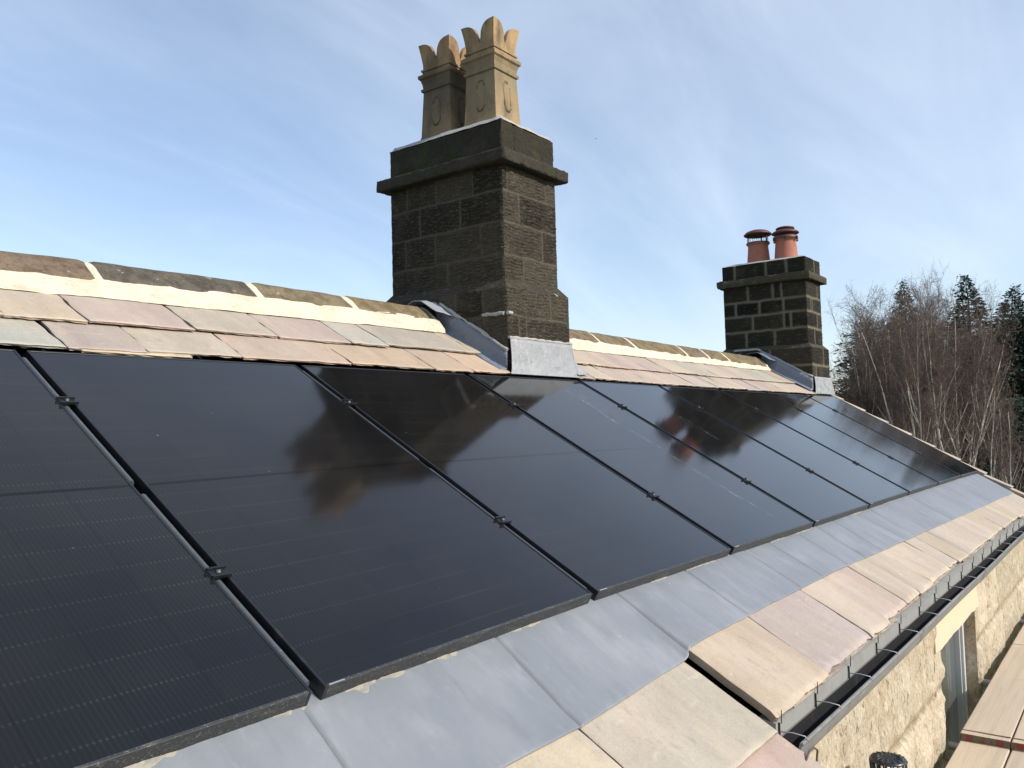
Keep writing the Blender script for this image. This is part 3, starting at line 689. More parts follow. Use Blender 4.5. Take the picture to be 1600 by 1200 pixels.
def square_pot(parent, cx_, cy_, zb, m, label, rot=0.0, s=1.0):
    q = MB()
    prof = [(.137, 0), (.135, .03), (.131, .035), (.117, .345), (.128, .350), (.130, .368), (.119, .374), (.121, .40), (.130, .430), (.142, .440), (.143, .462), (.130, .468), (.121, .472), (.119, .488), (.127, .492), (.127, .504), (.116, .508), (.1165, .535)]
    ns = 24
    def ring(h, z, taper=0):
        pts = []
        for sd_ in range(4):
            for k in range(ns):
                t = -1+2*k/ns
                a = [(t, -1), (1, t), (-t, 1), (-1, -t)][sd_]
                pts.append((a[0]*h, a[1]*h, z))
        return pts
    R = [ring(h*s, z) for h, z in prof]
    # crown: lobes at corners, V notches mid side; outer and inner walls
    def lobe(t):  # t in -1..1 along the side, height of the rim above z=.535
        a = 1-abs(t); w = min(a/.93, 1)     # 0 at corner, 1 mid side
        return .128*math.sqrt(max(0, 1-w**3.2))
    steps = 7; top = []
    for st in range(1, steps+1):
        row = []
        for sd_ in range(4):
            for k in range(ns):
                t = -1+2*k/ns; h_ = lobe(t)*st/steps+.012*st/steps; hw = (.1165+.020*(h_/.135)**1.2)*s
                a = [(t, -1), (1, t), (-t, 1), (-1, -t)][sd_]; row.append((a[0]*hw, a[1]*hw, .535+h_))
        R.append(row)
    inner = [[(x*.80, y*.80, z-.002) for x, y, z in R[-1]]]
    inner.append([(x*.80, y*.80, .50) for x, y, z in R[-1]]); inner.append([(x*.78, y*.78, .1) for x, y, z in R[0]])
    R += inner
    n = 4*ns; vs = []
    cr, sr = math.cos(rot), math.sin(rot)
    for i, row in enumerate(R):
        for (x, y, z) in row:
            e = .0022*float(fbm(x*25+cx_*9, y*25+cy_*7, z*25, 3))
            x, y = x*(1+e*6), y*(1+e*6)
            vs.append((cx_+x*cr-y*sr, cy_+x*sr+y*cr, zb+z))
    fs = [(i*n+k, i*n+(k+1) % n, (i+1)*n+(k+1) % n, (i+1)*n+k) for i in range(len(R)-1) for k in range(n)]
    V_ = np.array(vs); zz_ = V_[:, 2]-zb
    kc = 1/(1+np.exp(-(zz_-.47+.05*fbm(V_[:, 0]*9, V_[:, 1]*9, zz_*9, 3))/.018)); kb = 1/(1+np.exp((zz_-.05-.03*fbm(V_[:, 0]*12, V_[:, 1]*12, 1, 3))/.012))
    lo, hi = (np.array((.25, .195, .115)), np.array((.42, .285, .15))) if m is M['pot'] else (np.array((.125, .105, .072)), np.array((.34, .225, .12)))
    kk = np.clip(kc+kb*.8, 0, 1)[:, None]
    q.add(vs, fs, 0, lo*(1-kk)+hi*kk, False)
    # sunk outline of a long hexagon on each face, its groove shade drawn in as dark tubes
    hexp = [(-.030, -.075), (-.030, .06), (-.012, .095), (.018, .095), (.036, .06), (.036, -.075), (.018, -.108), (-.012, -.108)]
    for sd_ in range(4):
        for a in range(8):
            if (a + sd_) % 8 in (3,): continue
            (a0, z0), (a1, z1) = hexp[a], hexp[(a+1) % 8]
            pt = []
            for (aa, zz_) in ((a0, z0), (a1, z1)):
                zc = .20+zz_; hw = lerp(.131, .117, (zc-.035)/.31)*s-.0002
                v = [(aa, -hw), (hw, aa), (-aa, hw), (-hw, -aa)][sd_]
                pt.append((cx_+v[0]*cr-v[1]*sr, cy_+v[0]*sr+v[1]*cr, zb+zc))
            q.tube(pt, .0036, 6, 1)
            q.tube([(x+.0, y, z-.009 if z0 > 0 else z+.009) for x, y, z in pt], .005, 6, 0, tuple(lo))
    o = q.build('chimney_pot', [m, M['potgroove']], parent); tag(o, label); return o
M['potgroove'] = mat('pot_groove_shade', (.10, .085, .055), rough=.95)
square_pot(chim, 3.005, 1.84, 2.520, M['pot'], 'sunlit buff square crown-topped pot, the front one')
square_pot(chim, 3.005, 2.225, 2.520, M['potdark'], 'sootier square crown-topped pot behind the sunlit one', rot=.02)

# lead round the near chimney
def sheet(name, P, m, parent, th=.003):
    q = MB(); q.grid(np.array(P), 0); o = q.build(name, m, parent)
    s_ = o.modifiers.new('solid', 'SOLIDIFY'); s_.thickness = th; s_.offset = 1
    return o
def apron(parent, xa, xb, yface, vbot, ztop, m, name='front_lead_apron', flare=.10, nbot=.010):
    P = []; na, nb = 34, 16
    zr_ = lambda y: y*math.tan(TH)
    for i in range(na+1):
        u = i/na; row = []
        for j in range(nb+1):
            t = j/nb
            xx = lerp(xa, xb, u)+(u-.5)*flare*(1-t)**2
            bot = RP(xx, vbot, nbot); topp = Vector((xx, yface-.016, ztop))
            corner = Vector((xx, yface-.030, zr_(yface)+.022))
            p = bot*(1-t)**2+corner*2*t*(1-t)+topp*t*t
            p.y -= .010*float(fbm(xx*11, t*4, 1, 4))*math.sin(math.pi*min(1, t*1.1))
            p.z += .008*float(fbm(xx*9, t*5, 4, 4))*math.sin(math.pi*min(1, t*1.05))
            row.append(tuple(p))
        P.append(row)
    return sheet(name, P, m, parent)
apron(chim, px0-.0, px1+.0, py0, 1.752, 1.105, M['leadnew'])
# upstand on the side of the plinth following the slope
P = []
for i in range(61):
    u = i/60; y = lerp(py0-.004, 2.13, u); zro = y*math.tan(TH); row = []
    top = .128+.03*u+.012*float(fbm(y*9, 1, 0, 3)) if u < .9 else .15
    for j, (off, h) in enumerate(((.085, .016), (.05, .02), (.018, .026), (.020, .05), (.019, .6), (.018, 1.0))):
        hh = h if h < .06 else .05+(top-.05)*(.5 if h == .6 else 1)
        row.append((px0-off+.003*float(fbm(y*14, j, 3, 3)), y, zro+hh))
    P.append(row)
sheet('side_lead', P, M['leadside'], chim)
# bead of mortar along the top of the upstand
q = MB(); pts = []; rr = []
for i in range(70):
    y = lerp(py0-.003, 2.10, i/69); pts.append((px0-.010, y, y*math.tan(TH)+.128+.03*(y-py0)/.56+.012*float(fbm(y*9, 1, 0, 3))+.010+.006*float(fbm(y*30, 2, 0, 2)))); rr.append(.011+.008*float(fbm(y*23, 7, 0, 3)))
q.tube(pts, rr, 8); q.build('pointing', M['greymortar'], chim)
q = MB(); pts = [(lerp(px0-.004, px1+.004, i/30), py0-.010, 1.112+.006*float(fbm(i*.7, 3, 0, 3))) for i in range(31)]
q.tube(pts, [.010+.006*float(fbm(i*.9, 8, 0, 2)) for i in range(31)], 8)
pts = [(px0-.004, py0+.02+.17*i/14, 1.262+.002*i/14+.005*float(fbm(i*.8, 5, 0, 3))) for i in range(15)]
q.tube(pts, [.013+.008*float(fbm(i*.9, 1, 0, 2)) for i in range(15)], 8)
q.tube([(px0-.002+.045*i/4, py0-.003, 1.262) for i in range(5)], .012, 8)
q.tube([(X1-.145+.022*i, Y0-.008-.014*i, 1.462-.014*i) for i in range(4)], .007, 6)
q.build('mortar_bead', M['greymortar'], chim)
# saddle over the ridge, left of the shaft
def saddle(parent, xa, xb, name, m, ytop=2.50, ylow=1.95):
    P = []
    def prof(y):                       # top of ridge stone / slates at this y
        return max(min(y, 4.4-y)*math.tan(TH)+.078, min(1.375, 1.375-(abs(y-2.2)-.05)*.62))
    for i in range(31):
        u = i/30; row = []
        for j in range(31):
            w = j/30; y = lerp(ylow+.06*(1-u), ytop, w); z0 = prof(y)
            wall_top = max(z0+.02, 1.462-.10*max(0, (2.10-y)/.08)) if y < 2.45 else z0+.05
            k = max(0, (u-.50)/.50)**1.3
            x = lerp(xa+.04*w, xb-.0, min(1, u*1.25)**.9)
            row.append((x+.006*float(fbm(y*9, u*3, 1, 3)), y, lerp(z0+.010, wall_top, k)+.008*float(fbm(x*18, y*14, 1, 4))))
        P.append(row)
    return sheet(name, P, m, parent, .004)
saddle(chim, 2.60, 2.797, 'ridge_lead_saddle', M['leadside2'])
# flared tab at the right of the front apron
P = []
apx = Vector((px1+.004, py0-.006, 1.10)); apx2 = Vector((px1+.006, py0+.16, 1.16))
for i in range(15):
    u = i/14; row = []
    bt = RP(lerp(3.435, 3.60, min(1, u*2)), lerp(1.755, 1.775, min(1, u*2)) if u < .5 else lerp(1.775, 2.02, (u-.5)*2), .030 if u < .5 else lerp(.030, .05, (u-.5)*2))
    if u > .5: bt.x -= .05*(u-.5)*2
    a = apx.lerp(apx2, max(0, (u-.3)/.7))
    for j in range(13):
        t = j/12; p = bt.lerp(a, t); p -= NN*.030*math.sin(math.pi*t)*(1-.3*u); p.z += .010*float(fbm(u*6, t*4, 8, 3)); p.x += .006*float(fbm(u*9, t*5, 2, 2))
        row.append(tuple(p))
    P.append(row)
sheet('corner_lead_tab', P, M['leadnew'], chim)

# ---- far chimney
fc = MB(); FX0, FX1, FY0, FY1 = 8.59, 9.13, 1.615, 2.63
cz = [1.44, 1.665, 1.86, 2.03, 2.225]
jo = {'S': [[.26], [.38], [.16, .22], [.42]], 'W': [[.30, .62], [.18, .37, .84, ], [.22, .46, .83], [.33, .52, .70]]}
jo['W'] = [[.27, .62], [.36, .74, .82], [.15, .45, .74], [.31, .62, .72]]
SF = (.019, .017, .012); MF = (.17, .15, .105)
block_box(fc, FX0, FX1, FY0, FY1, 1.44, 2.225, .014, cz, jo, 51, .009, .026, SF, MF, blockvar=.5)
fx0, fx1, fy0, fy1 = FX0-.05, FX1+.06, FY0-.05, FY1+.05
block_box(fc, fx0, fx1, fy0, fy1, .80, 1.42, .014, [.80, 1.02, 1.22, 1.425], {'S': [[.3], [.14], [.44]], 'W': [[.5], [.3, .8], [.25, .62]]}, 71, .009, .026, (.034, .029, .02), MF, blockvar=.5)
fc.hexa([(fx0, fy0, 1.42), (fx1, fy0, 1.42), (fx1, fy1, 1.42), (fx0, fy1, 1.42), (FX0-.002, FY0-.002, 1.475), (FX1+.002, FY0-.002, 1.475), (FX1+.002, FY1+.002, 1.475), (FX0-.002, FY1+.002, 1.475)], 0, (.06, .052, .036))
block_box(fc, FX0-.004, FX1+.004, FY0-.004, FY1+.004, 2.315, 2.495, .014, [2.315, 2.495], {'S': [[.34]], 'W': [[.16, .55, .80]]}, 91, .008, .028, SF, MF, blockvar=.4)
farc = fc.build('chimney', M['stonefar'], house); tag(farc, 'smaller far stone chimney with pale joints and two terracotta pots')
q = MB(); stone_ring(q, FX0-.065, FX1+.08, FY0-.065, FY1+.07, 2.225, 2.315, 15, .005, (.065, .057, .038), res=.02); q.build('string_course', M['stonefar'], farc)
q = MB(); xs = np.linspace(FX0, FX1, 16); ys = np.linspace(FY0, FY1, 24); P = np.zeros((16, 24, 3))
for i, x in enumerate(xs):
    for j, y in enumerate(ys):
        e = min(x-FX0, FX1-x, y-FY0, FY1-y); P[i, j] = (x, y, 2.495+.055*(1-math.exp(-max(e, 0)/.09))+.01*float(fbm(x*9, y*9, 2, 3)))
q.grid(P, 0); q.build('flaunching', M['greymortar'], farc)
def round_pot(cy_, label):
    q = MB(); q.lathe((8.86, cy_, 2.53), [(.142, 0), (.138, .03), (.122, .21), (.124, .235), (.138, .240), (.138, .262), (.130, .268), (.105, .268), (.10, .1)], 28)
    return tag(q.build('chimney_pot', M['terra'], farc), label)
round_pot(2.265, 'terracotta pot under the domed mesh cowl'); round_pot(1.92, 'terracotta pot under the tiered cowl')
q = MB(); c0 = (8.86, 2.265, 2.79)
for k in range(14):
    t = 2*math.pi*k/14; q.tube([(8.86+.125*math.cos(t), 2.265+.125*math.sin(t), 2.78), (8.86+.120*math.cos(t), 2.265+.120*math.sin(t), 2.90)], .0022 if k % 5 else .009, 5, 1)
q.lathe((8.86, 2.265, 2.890), [(.165, 0), (.170, .004), (.165, .016), (.135, .042), (.09, .058), (.04, .066), (.001, .068)], 28)
q.lathe((8.86, 2.265, 2.887), [(.001, .012), (.10, .008), (.165, 0)], 28)
q.lathe((8.86, 2.265, 2.780), [(.142, 0), (.144, .012), (.136, .016), (.12, .012)], 24, 1)
tag(q.build('cowl', [M['cowl'], M['darkmetal']], farc), 'dark red domed cowl on thin legs')
q = MB(); c1 = (8.86, 1.92, 2.78)
q.lathe(c1, [(.146, 0), (.150, .01), (.145, .035), (.12, .05), (.085, .06), (.085, .07), (.158, .072), (.163, .078), (.150, .095), (.105, .118), (.09, .122), (.09, .13), (.11, .132), (.113, .138), (.10, .150), (.07, .158), (.001, .16)], 28)
for k in range(6):
    t = 2*math.pi*k/6+.3; q.box((8.86+.150*math.cos(t)-.012, 1.92+.150*math.sin(t)-.012, 2.765), (8.86+.150*math.cos(t)+.012, 1.92+.150*math.sin(t)+.012, 2.80), 1)
tag(q.build('cowl', [M['cowl'], M['darkmetal']], farc), 'dark red tiered cowl with stacked rings')
apron(farc, fx0, fx1, fy0, 1.762, 1.075, M['leadnew'], flare=.12)
P = []
for i in range(31):
    u = i/30; y = lerp(fy0-.004, 2.16, u); zro = y*math.tan(TH); top = .16+.03*u
    P.append([(fx0-off, y, zro+h) for off, h in ((.10, .016), (.05, .022), (.022, .03), (.020, .06), (.019, top*.6), (.018, top))])
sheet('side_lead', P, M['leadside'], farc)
saddle(farc, 8.36, 8.585, 'ridge_lead_saddle', M['leadside'])
q = MB(); q.tube([(fx0-.003, lerp(fy0, 2.5, i/30), min(1.44, lerp(fy0, 2.5, i/30)*math.tan(TH)+.175+.01*float(fbm(i*.6, 2, 0, 2)))) for i in range(31)], .014, 6); q.build('pointing', M['greymortar'], farc)

# ------------------------------------------------------------------ eaves: fascia, gutter, wall, window
GX0 = 1.315
q = MB(); n = 60
for i in range(n):
    a, b = lerp(GX0, XE, i/n), lerp(GX0, XE, (i+1)/n)
    zs = lambda x: sag(x, -.6)
    P8 = [(a, -.522, -.50), (b, -.522, -.50), (b, -.470, -.50), (a, -.470, -.50), (a, -.526, -.385+zs(a)), (b, -.526, -.385+zs(b)), (b, -.470, -.375+zs(b)), (a, -.470, -.375+zs(a))]
    q.hexa(P8)
q.build('fascia', M['fascia'], house)
q = MB()
xs = np.linspace(GX0+.01, XE+.02, 90)
prof_o = [(-.529, -.430), (-.530, -.480), (-.540, -.497), (-.558, -.503), (-.576, -.500), (-.588, -.486), (-.596, -.455), (-.599, -.441), (-.606, -.436), (-.604, -.429), (-.594, -.431)]
prof_i = [(-.591, -.443), (-.585, -.478), (-.572, -.491), (-.557, -.495), (-.543, -.490), (-.536, -.476), (-.534, -.430)]
def gz(x): return sag(x, -.6)*.8+.0035*math.sin(x*2.1)
for prof, mi in ((prof_o, 0), ([prof_o[-1]]+prof_i, 1)):
    P = np.array([[(x, y, z+gz(x)) for (y, z) in prof] for x in xs]); q.grid(P, mi, (1, 1, 1), True, flip=True)
full = prof_o+prof_i
q.add([(xs[0], y, z+gz(xs[0])) for y, z in full], [tuple(range(len(full)))], 0)
q.add([(xs[-1], y, z+gz(xs[-1])) for y, z in prof_o], [tuple(range(len(prof_o)))], 0)
for xj in (3.05, 4.9, 6.8):                     # joint collars
    P = np.array([[(x, -.565+(y+.565)*1.06, -.47+(z+.47)*1.06+gz(x)) for (y, z) in prof_o[:10]] for x in (xj-.03, xj+.03)]); q.grid(P, 0, (1, 1, 1), True, flip=True)
gut = q.build('gutter', [M['gutter'], M['gutterin']], house)
bx_ = [1.335, 1.69, 2.09, 2.50, 2.91, 3.33, 3.71, 4.10, 4.51, 4.92, 5.33, 5.74, 6.15, 6.56, 6.97, 7.38, 7.79, 8.2, 8.6, 9.0]
for i, x in enumerate(bx_):
    q = MB(); z = gz(x)
    q.tube([(x, -.530, -.412+z), (x+.012, -.565, -.412+z), (x+.024, -.600, -.420+z), (x+.025, -.606, -.432+z)], .0021, 6)
    q.box((x-.0015, -.532, -.470+z), (x+.002, -.5265, -.385+z), 1)
    q.tube([(x, -.536, -.386+z), (x, -.538, -.345+z)], .0017, 5, 1)
    q.build('gutter_bracket', [M['tube'], M['darkmetal']], gut)

# rubble wall, broken by the window opening
WX0, WX1, WZT, WZB = 3.93, 5.10, -.722, -2.1
wm = MB(); WY = -.498
def wall_piece(x0, x1, z0, z1, seed, cz, js, res=.016):
    cs = [(cz[i]-z0, cz[i+1]-z0, [j-x0 for j in js[i] if x0 < j < x1]) for i in range(len(cz)-1)]
    face_grid(wm, (x0, WY, z0), (1, 0, 0), (0, 0, 1), (0, -1, 0), x1-x0, z1-z0, res, cs, seed, .026, .030, (.57, .485, .355), (.30, .235, .16), rough=1.5, tool=False, vjit=.012, blockvar=.16)
cz = [-1.6, -1.30, -.93, -.505]
js = [[2.1, 2.9, 3.5, 5.9, 6.7, 7.6, 8.4], [2.35, 3.22, 3.62, 5.45, 6.35, 7.3, 8.1], [2.6, 3.55, 5.62, 6.1, 6.9, 7.8, 8.6]]
LX0, LX1, LZ = 3.78, 5.20, -.50
wall_piece(1.30, LX0, -1.6, -.505, 3, cz, js)
wall_piece(LX0, WX0, -1.6, WZT, 5, [-1.6, -1.3, -.93, WZT], js)
wall_piece(WX1, LX1, -1.6, WZT, 6, [-1.6, -1.3, -.93, WZT], js)
wall_piece(LX1, XE, -1.6, -.505, 7, cz, js)
# jambs with depth
def jamb(x, seed, sgn):
    nu, nz = 14, 60; P = np.zeros((nu, nz, 3))
    for i in range(nu):
        for j in range(nz):
            y = lerp(WY, WY+.30, i/(nu-1)); z = lerp(WZB, WZT, j/(nz-1)); e = min(1, i/2)
            P[i, j] = (x+sgn*.020*float(fbm(y*9+seed, z*6, 2, 5))*e*1.6, y, z)
    wm.grid(P, 0, (.50, .40, .28), True, flip=(sgn > 0))
jamb(WX0, 2, 1); jamb(WX1, 9, -1)
wc = (.60, .51, .37)
wm.box((1.30, WY+.06, GZ-.2), (LX0, WY+.5, -.44), 0, wc); wm.box((LX1+.06, WY+.06, GZ-.2), (XE, WY+.5, -.44), 0, wc)
wm.box((1.30, WY-.004, GZ-.2), (XE, WY+.06, -2.12), 0, wc)
wm.box((1.30, WY-.002, -2.12), (WX0-.002, WY+.058, -1.598), 0, wc); wm.box((WX1+.002, WY-.002, -2.12), (XE, WY+.058, -1.598), 0, wc)
wm.box((LX0, WY+.31, GZ-.2), (LX1+.06, WY+.5, -2.12), 0, wc); wm.box((LX0, WY+.31, -.70), (LX1+.06, WY+.5, -.44), 0, wc)
wm.box((XE-.02, WY+.5, GZ-.2), (XE, 4.9, -.3), 0, wc)
wm.add([(XE-.004, WY+.02, -.45), (XE-.004, 4.9, -.45), (XE-.004, 2.2, 1.14)], [(0, 1, 2)], 0, wc)
wm.box((XW, -.98, GZ-.2), (1.27, -.7, -.80), 0, wc); wm.box((1.05, -.7, GZ-.2), (1.27, WY+.5, -.62), 0, wc)
wm.box((XW, 4.9, GZ-.2), (XE, 5.2, -.45), 0, wc)
wm.box((XW, -.98, GZ-.2), (XW+.3, 4.9, -.8), 0, wc)
wall = wm.build('wall', M['rubble'], house); tag(wall, 'sunlit pale rubble wall below the gutter')
q = MB(); stone_ring(q, LX0, LX1, WY-.012, WY+.28, WZT, -.445, 21, .002, (1, 1, 1), res=.05, chip=.003); q.build('lintel', M['lintel'], house)
win = MB(); fy = WY+.085
for (a, b, c_, d_) in ((WX0+.01, WX0+.075, WZB+.02, WZT-.01), (WX1-.075, WX1-.01, WZB+.02, WZT-.01)):
    win.box((a, fy, c_), (b, fy+.07, d_)); 
    win.box((a+.012, fy-.018, c_), (b-.012, fy+.0, d_))
win.box((WX0+.075, fy+.003, WZT-.07), (WX1-.075, fy+.067, WZT-.01)); win.box((WX0+.075, fy+.003, WZB+.02), (WX1-.075, fy+.067, WZB+.09))
xm_ = 4.42
win.box((xm_-.022, fy+.015, WZB+.09), (xm_+.022, fy+.06, WZT-.07))
wino = win.build('window', M['winframe'], house, bevel=.004)
q = MB(); q.box((WX0+.075, fy+.035, WZB+.09), (xm_-.022, fy+.041, WZT-.07)); q.box((xm_+.022, fy+.035, WZB+.09), (WX1-.075, fy+.041, WZT-.07)); q.build('pane', M['pane'], wino)
q = MB(); q.box((WX0-.02, WY-.04, WZB-.09), (WX1+.02, fy+.07, WZB+.015)); q.build('sill', M['lintel'], wino, bevel=.008)

# wire loop on the end of the gutter
LOOP = [(1.300, -.622, -.530), (1.296, -.622, -.475), (1.292, -.622, -.452), (1.325, -.622, -.437), (1.370, -.622, -.440), (1.400, -.622, -.456), (1.392, -.622, -.480), (1.366, -.622, -.520), (1.345, -.622, -.55)]
q = MB(); lp = LOOP
q.tube(lp, .0034, 8, 0); q.tube([lp[0], (1.335, -.605, -.55), lp[-1]], .0034, 8)
tag(q.build('wire_loop', M['wire']), 'bent wire loop hooked on the near end of the gutter', 'wire')

# soil vent pipe with its leaf cage
vp = empty('vent_pipe', (2.05, -.665, GZ)); tag(vp, 'black vent pipe topped by a round leaf cage in front of the rubble wall', 'pipe')
q = MB(); q.lathe((2.05, -.665, 0), [(.055, GZ), (.055, -.84), (.060, -.835), (.060, -.80), (.050, -.80)], 24); q.build('pipe', M['blackplastic'], vp)
q = MB(); cc = Vector((2.05, -.665, -.675))
q.lathe(cc, [(.001, .001), (.03, .001), (.050, -.001), (.060, -.004), (.064, -.009), (.064, -.013), (.060, -.013), (.001, -.010)], 32)
for k in range(16):
    t = 2*math.pi*k/16; c_, s_ = math.cos(t), math.sin(t)
    q.tube([cc+Vector((.062*c_, .062*s_, -.010)), cc+Vector((.058*c_, .058*s_, -.07)), cc+Vector((.052*c_, .052*s_, -.15))], .0042, 6)
for k in range(16):
    t = 2*math.pi*(k+.5)/16; c_, s_ = math.cos(t), math.sin(t)
    q.tube([cc+Vector((.030*c_, .030*s_, .0015)), cc+Vector((.057*c_, .057*s_, -.0015))], .0022, 5)
q.build('leaf_cage', M['blackplastic'], vp)

# ------------------------------------------------------------------ scaffold
BZ = -1.150
def board(x0, x1, y0, y1, zt, tint, label, band=False, seed=0):
    root = empty('scaffold_board', (x0, (y0+y1)/2, zt-.038)); tag(root, label, 'scaffold board', 'scaffold boards along the wall')
    q = MB(); nx = max(6, int((x1-x0)/.12)); P = np.zeros((nx+1, 7, 3))
    def pt(x, y, z): return (x, y+.003*float(fbm(x*2+seed, y0, 0, 2)), z+.005*float(fbm(x*1.1+seed, y*4, 0, 3)))
    xs = np.linspace(x0, x1, nx+1)
    sec = [(y0, -.038), (y0, -.003), (y0+.004, 0), ((y0+y1)/2, .0005), (y1-.004, 0), (y1, -.003), (y1, -.038)]
    P = np.array([[pt(x, y, zt+z) for (y, z) in sec+[sec[0]]] for x in xs]); q.grid(P, 0, tint, False)
    for k in (0, nx): q.add([tuple(p) for p in P[k][:7]], [tuple(range(7))], 0, tint)
    q.build('plank', M['board'], root)
    e = MB()
    e.box((x0-.0025, y0-.002, zt-.036), (x0+.002, y1+.002, zt-.001)); e.box((x0+.052, y0-.0015, zt+.0012), (x0+.062, y1+.0015, zt+.0030))
    e.build('end_band', M['band'] if band else M['tube'], root)
    return root
TB = [(.54, .445, .335), (.52, .43, .33), (.56, .46, .345), (.50, .415, .32)]
lab = {(0, 1): 'scaffold board hugging the wall, nearest end painted red and green', (1, 1): 'scaffold board second from the wall, with painted near end',
       (0, 0): 'lower scaffold board beneath the painted end, against the wall', (1, 0): 'lower scaffold board, second from the wall, under the painted ends',
       (0, 2): 'scaffold board against the wall at the far right edge', (1, 2): 'far scaffold board in the second row from the wall'}
for r in range(4):
    y1 = -.585-r*.242; y0 = y1-.232
    for s_, (x0, x1, zt) in enumerate(((.2+.1*r, 4.12, BZ-.041), (3.88+.0*r, 6.01, BZ), (6.02, 9.9, BZ-.002))):
        if r >= 2 and s_ == 2: continue
        lb = lab.get((r, s_)) or ('scaffold board in the %s row from the wall, %s length' % ('third' if r == 2 else 'fourth', 'lower near' if s_ == 0 else 'upper'))
        board(x0, x1, y0, y1, zt, TB[(r*3+s_) % 4], lb, band=(s_ == 1), seed=r*5+s_)
TBZ = BZ-.041-.038-.026
for i, (x, lb) in enumerate(((3.95, 'galvanised scaffold tube end in the shade below the window, nearer one'), (5.16, 'galvanised scaffold tube end by the far window jamb'), (7.2, 'galvanised scaffold tube under the farthest boards'))):
    q = MB(); z = TBZ+(.0 if i == 0 else .038)
    P = []
    q.tube([(x, -.515, z), (x, -1.75, z)], .0242, 14, cap=False); q.tube([(x, -1.75, z), (x, -.515, z)], .0205, 14, cap=False)
    o = q.build('scaffold_tube', M['tube'], None, (x, -.515, z)); tag(o, lb, 'scaffold tube', 'scaffold tubes under the boards')
q = MB(); q.tube([(.5, -1.70, TBZ-.05), (8.5, -1.70, TBZ-.05)], .0242, 12); tag(q.build('scaffold_tube', M['tube']), 'long scaffold tube running along under the outer board edge', 'scaffold tube', 'scaffold tubes under the boards')
for i, x in enumerate((.9, 5.4)):
    q = MB(); q.tube([(x, -1.75, GZ), (x, -1.75, TBZ+.02)], .0242, 12); tag(q.build('scaffold_tube', M['tube']), ('upright scaffold tube on the ground near the camera', 'upright scaffold tube on the ground below the window boards')[i], 'scaffold tube', 'scaffold tubes under the boards')

# ------------------------------------------------------------------ trees
def atpx(px, D, z=GZ):
    d = fwd+rt*((px-800)/FPX)+up*((600-640)/FPX); d.z = 0; d.normalize()
    f2 = Vector((fwd.x, fwd.y, 0)).normalized(); t = D/d.dot(f2)
    return Vector((CAMP.x+d.x*t, CAMP.y+d.y*t, z))
def topz(py, px, D):
    d = fwd+rt*((px-800)/FPX)+up*((600-py)/FPX); h = math.hypot(d.x, d.y)
    f2 = Vector((fwd.x, fwd.y, 0)).normalized(); k = D/Vector((d.x, d.y, 0)).dot(f2)
    return CAMP.z+d.z*k
def birch(seed, H, stems, spread, lean=0.0):
    rs = random.Random(seed); tr = MB(); tw = MB()
    PALE = (.70, .63, .54); DARK = (.16, .115, .095)
    def twigs(p, d, ln, r, depth):
        n = 3; pts = [p]; cur = Vector(p); dd = Vector(d)
        for k in range(n):
            dd = (dd+Vector((rs.gauss(0, .22), rs.gauss(0, .22), rs.gauss(0, .16)+(.10 if depth < 2 else -.05)))).normalized(); cur = cur+dd*ln/n; pts.append(cur.copy())
        c = (.128, .092, .076) if rs.random() < .78 else (.22, .18, .15)
        tw.tube(pts, [r, r*.8, r*.6, r*.3], 3, 0, c, cap=False)
        if depth < 3:
            for q in range(rs.choice([3, 4, 4, 4]) if depth < 2 else rs.choice([3, 3])):
                t = rs.uniform(.2, 1); i = min(n-1, int(t*n)); a = pts[i].lerp(pts[i+1], t*n-i)
                nd = (dd+Vector((rs.gauss(0, .6), rs.gauss(0, .6), rs.gauss(.05, .45)))).normalized()
                twigs(a, nd, ln*rs.uniform(.45, .75), r*.68, depth+1)
    for s_ in range(stems):
        az = 2*math.pi*s_/stems+rs.uniform(-.5, .5); tilt = rs.uniform(.25, 1)*spread
        p = Vector((.12*math.cos(az), .12*math.sin(az), 0)); d = Vector((math.sin(tilt)*math.cos(az)+lean, math.sin(tilt)*math.sin(az), math.cos(tilt))).normalized()
        h = H*rs.uniform(.86, 1.0); nseg = 16; pts = [p.copy()]; rad = []
        for k in range(nseg):
            d = (d+Vector((rs.gauss(0, .07), rs.gauss(0, .07), .05))).normalized(); p = p+d*h/nseg; pts.append(p.copy())
        R0 = rs.uniform(.055, .085); rad = [R0*(1-.9*(k/nseg)**.9) for k in range(nseg+1)]
        tr.tube(pts, rad, 7, 0, PALE if rs.random() < .75 else (.25, .2, .16))
        for k in range(5, nseg+1):
            for q in range(2 if k < 8 else 3):
                if k < 8 and rs.random() < .5: continue
                a = rs.uniform(0, 6.28); nd = Vector((math.cos(a)*.62, math.sin(a)*.62, rs.uniform(.45, 1.1))).normalized()
                st = pts[k-1].lerp(pts[k], rs.random()); ln = h*rs.uniform(.10, .20)*(1.15-.5*k/nseg)
                if k < 12 and rs.random() < .55:   # secondary pale limb
                    e = []; cur = st.copy(); dd = nd.copy()
                    for m_ in range(5):
                        dd = (dd+Vector((rs.gauss(0, .12), rs.gauss(0, .12), .12))).normalized(); e.append(cur.copy()); cur = cur+dd*ln*.34
                    r_ = rad[k]*.5; tr.tube(e, [r_, r_*.85, r_*.7, r_*.5, r_*.3], 5, 0, (.50, .43, .36))
                    for z_ in e[2:]: twigs(z_, (dd+Vector((rs.gauss(0, .4), rs.gauss(0, .4), .1))).normalized(), ln*.75, .0065, 1)
                    twigs(e[-1], dd, ln*.9, .008, 0)
                else: twigs(st, nd, ln, .0075, 0 if k > 7 else 1)
    return tr, tw
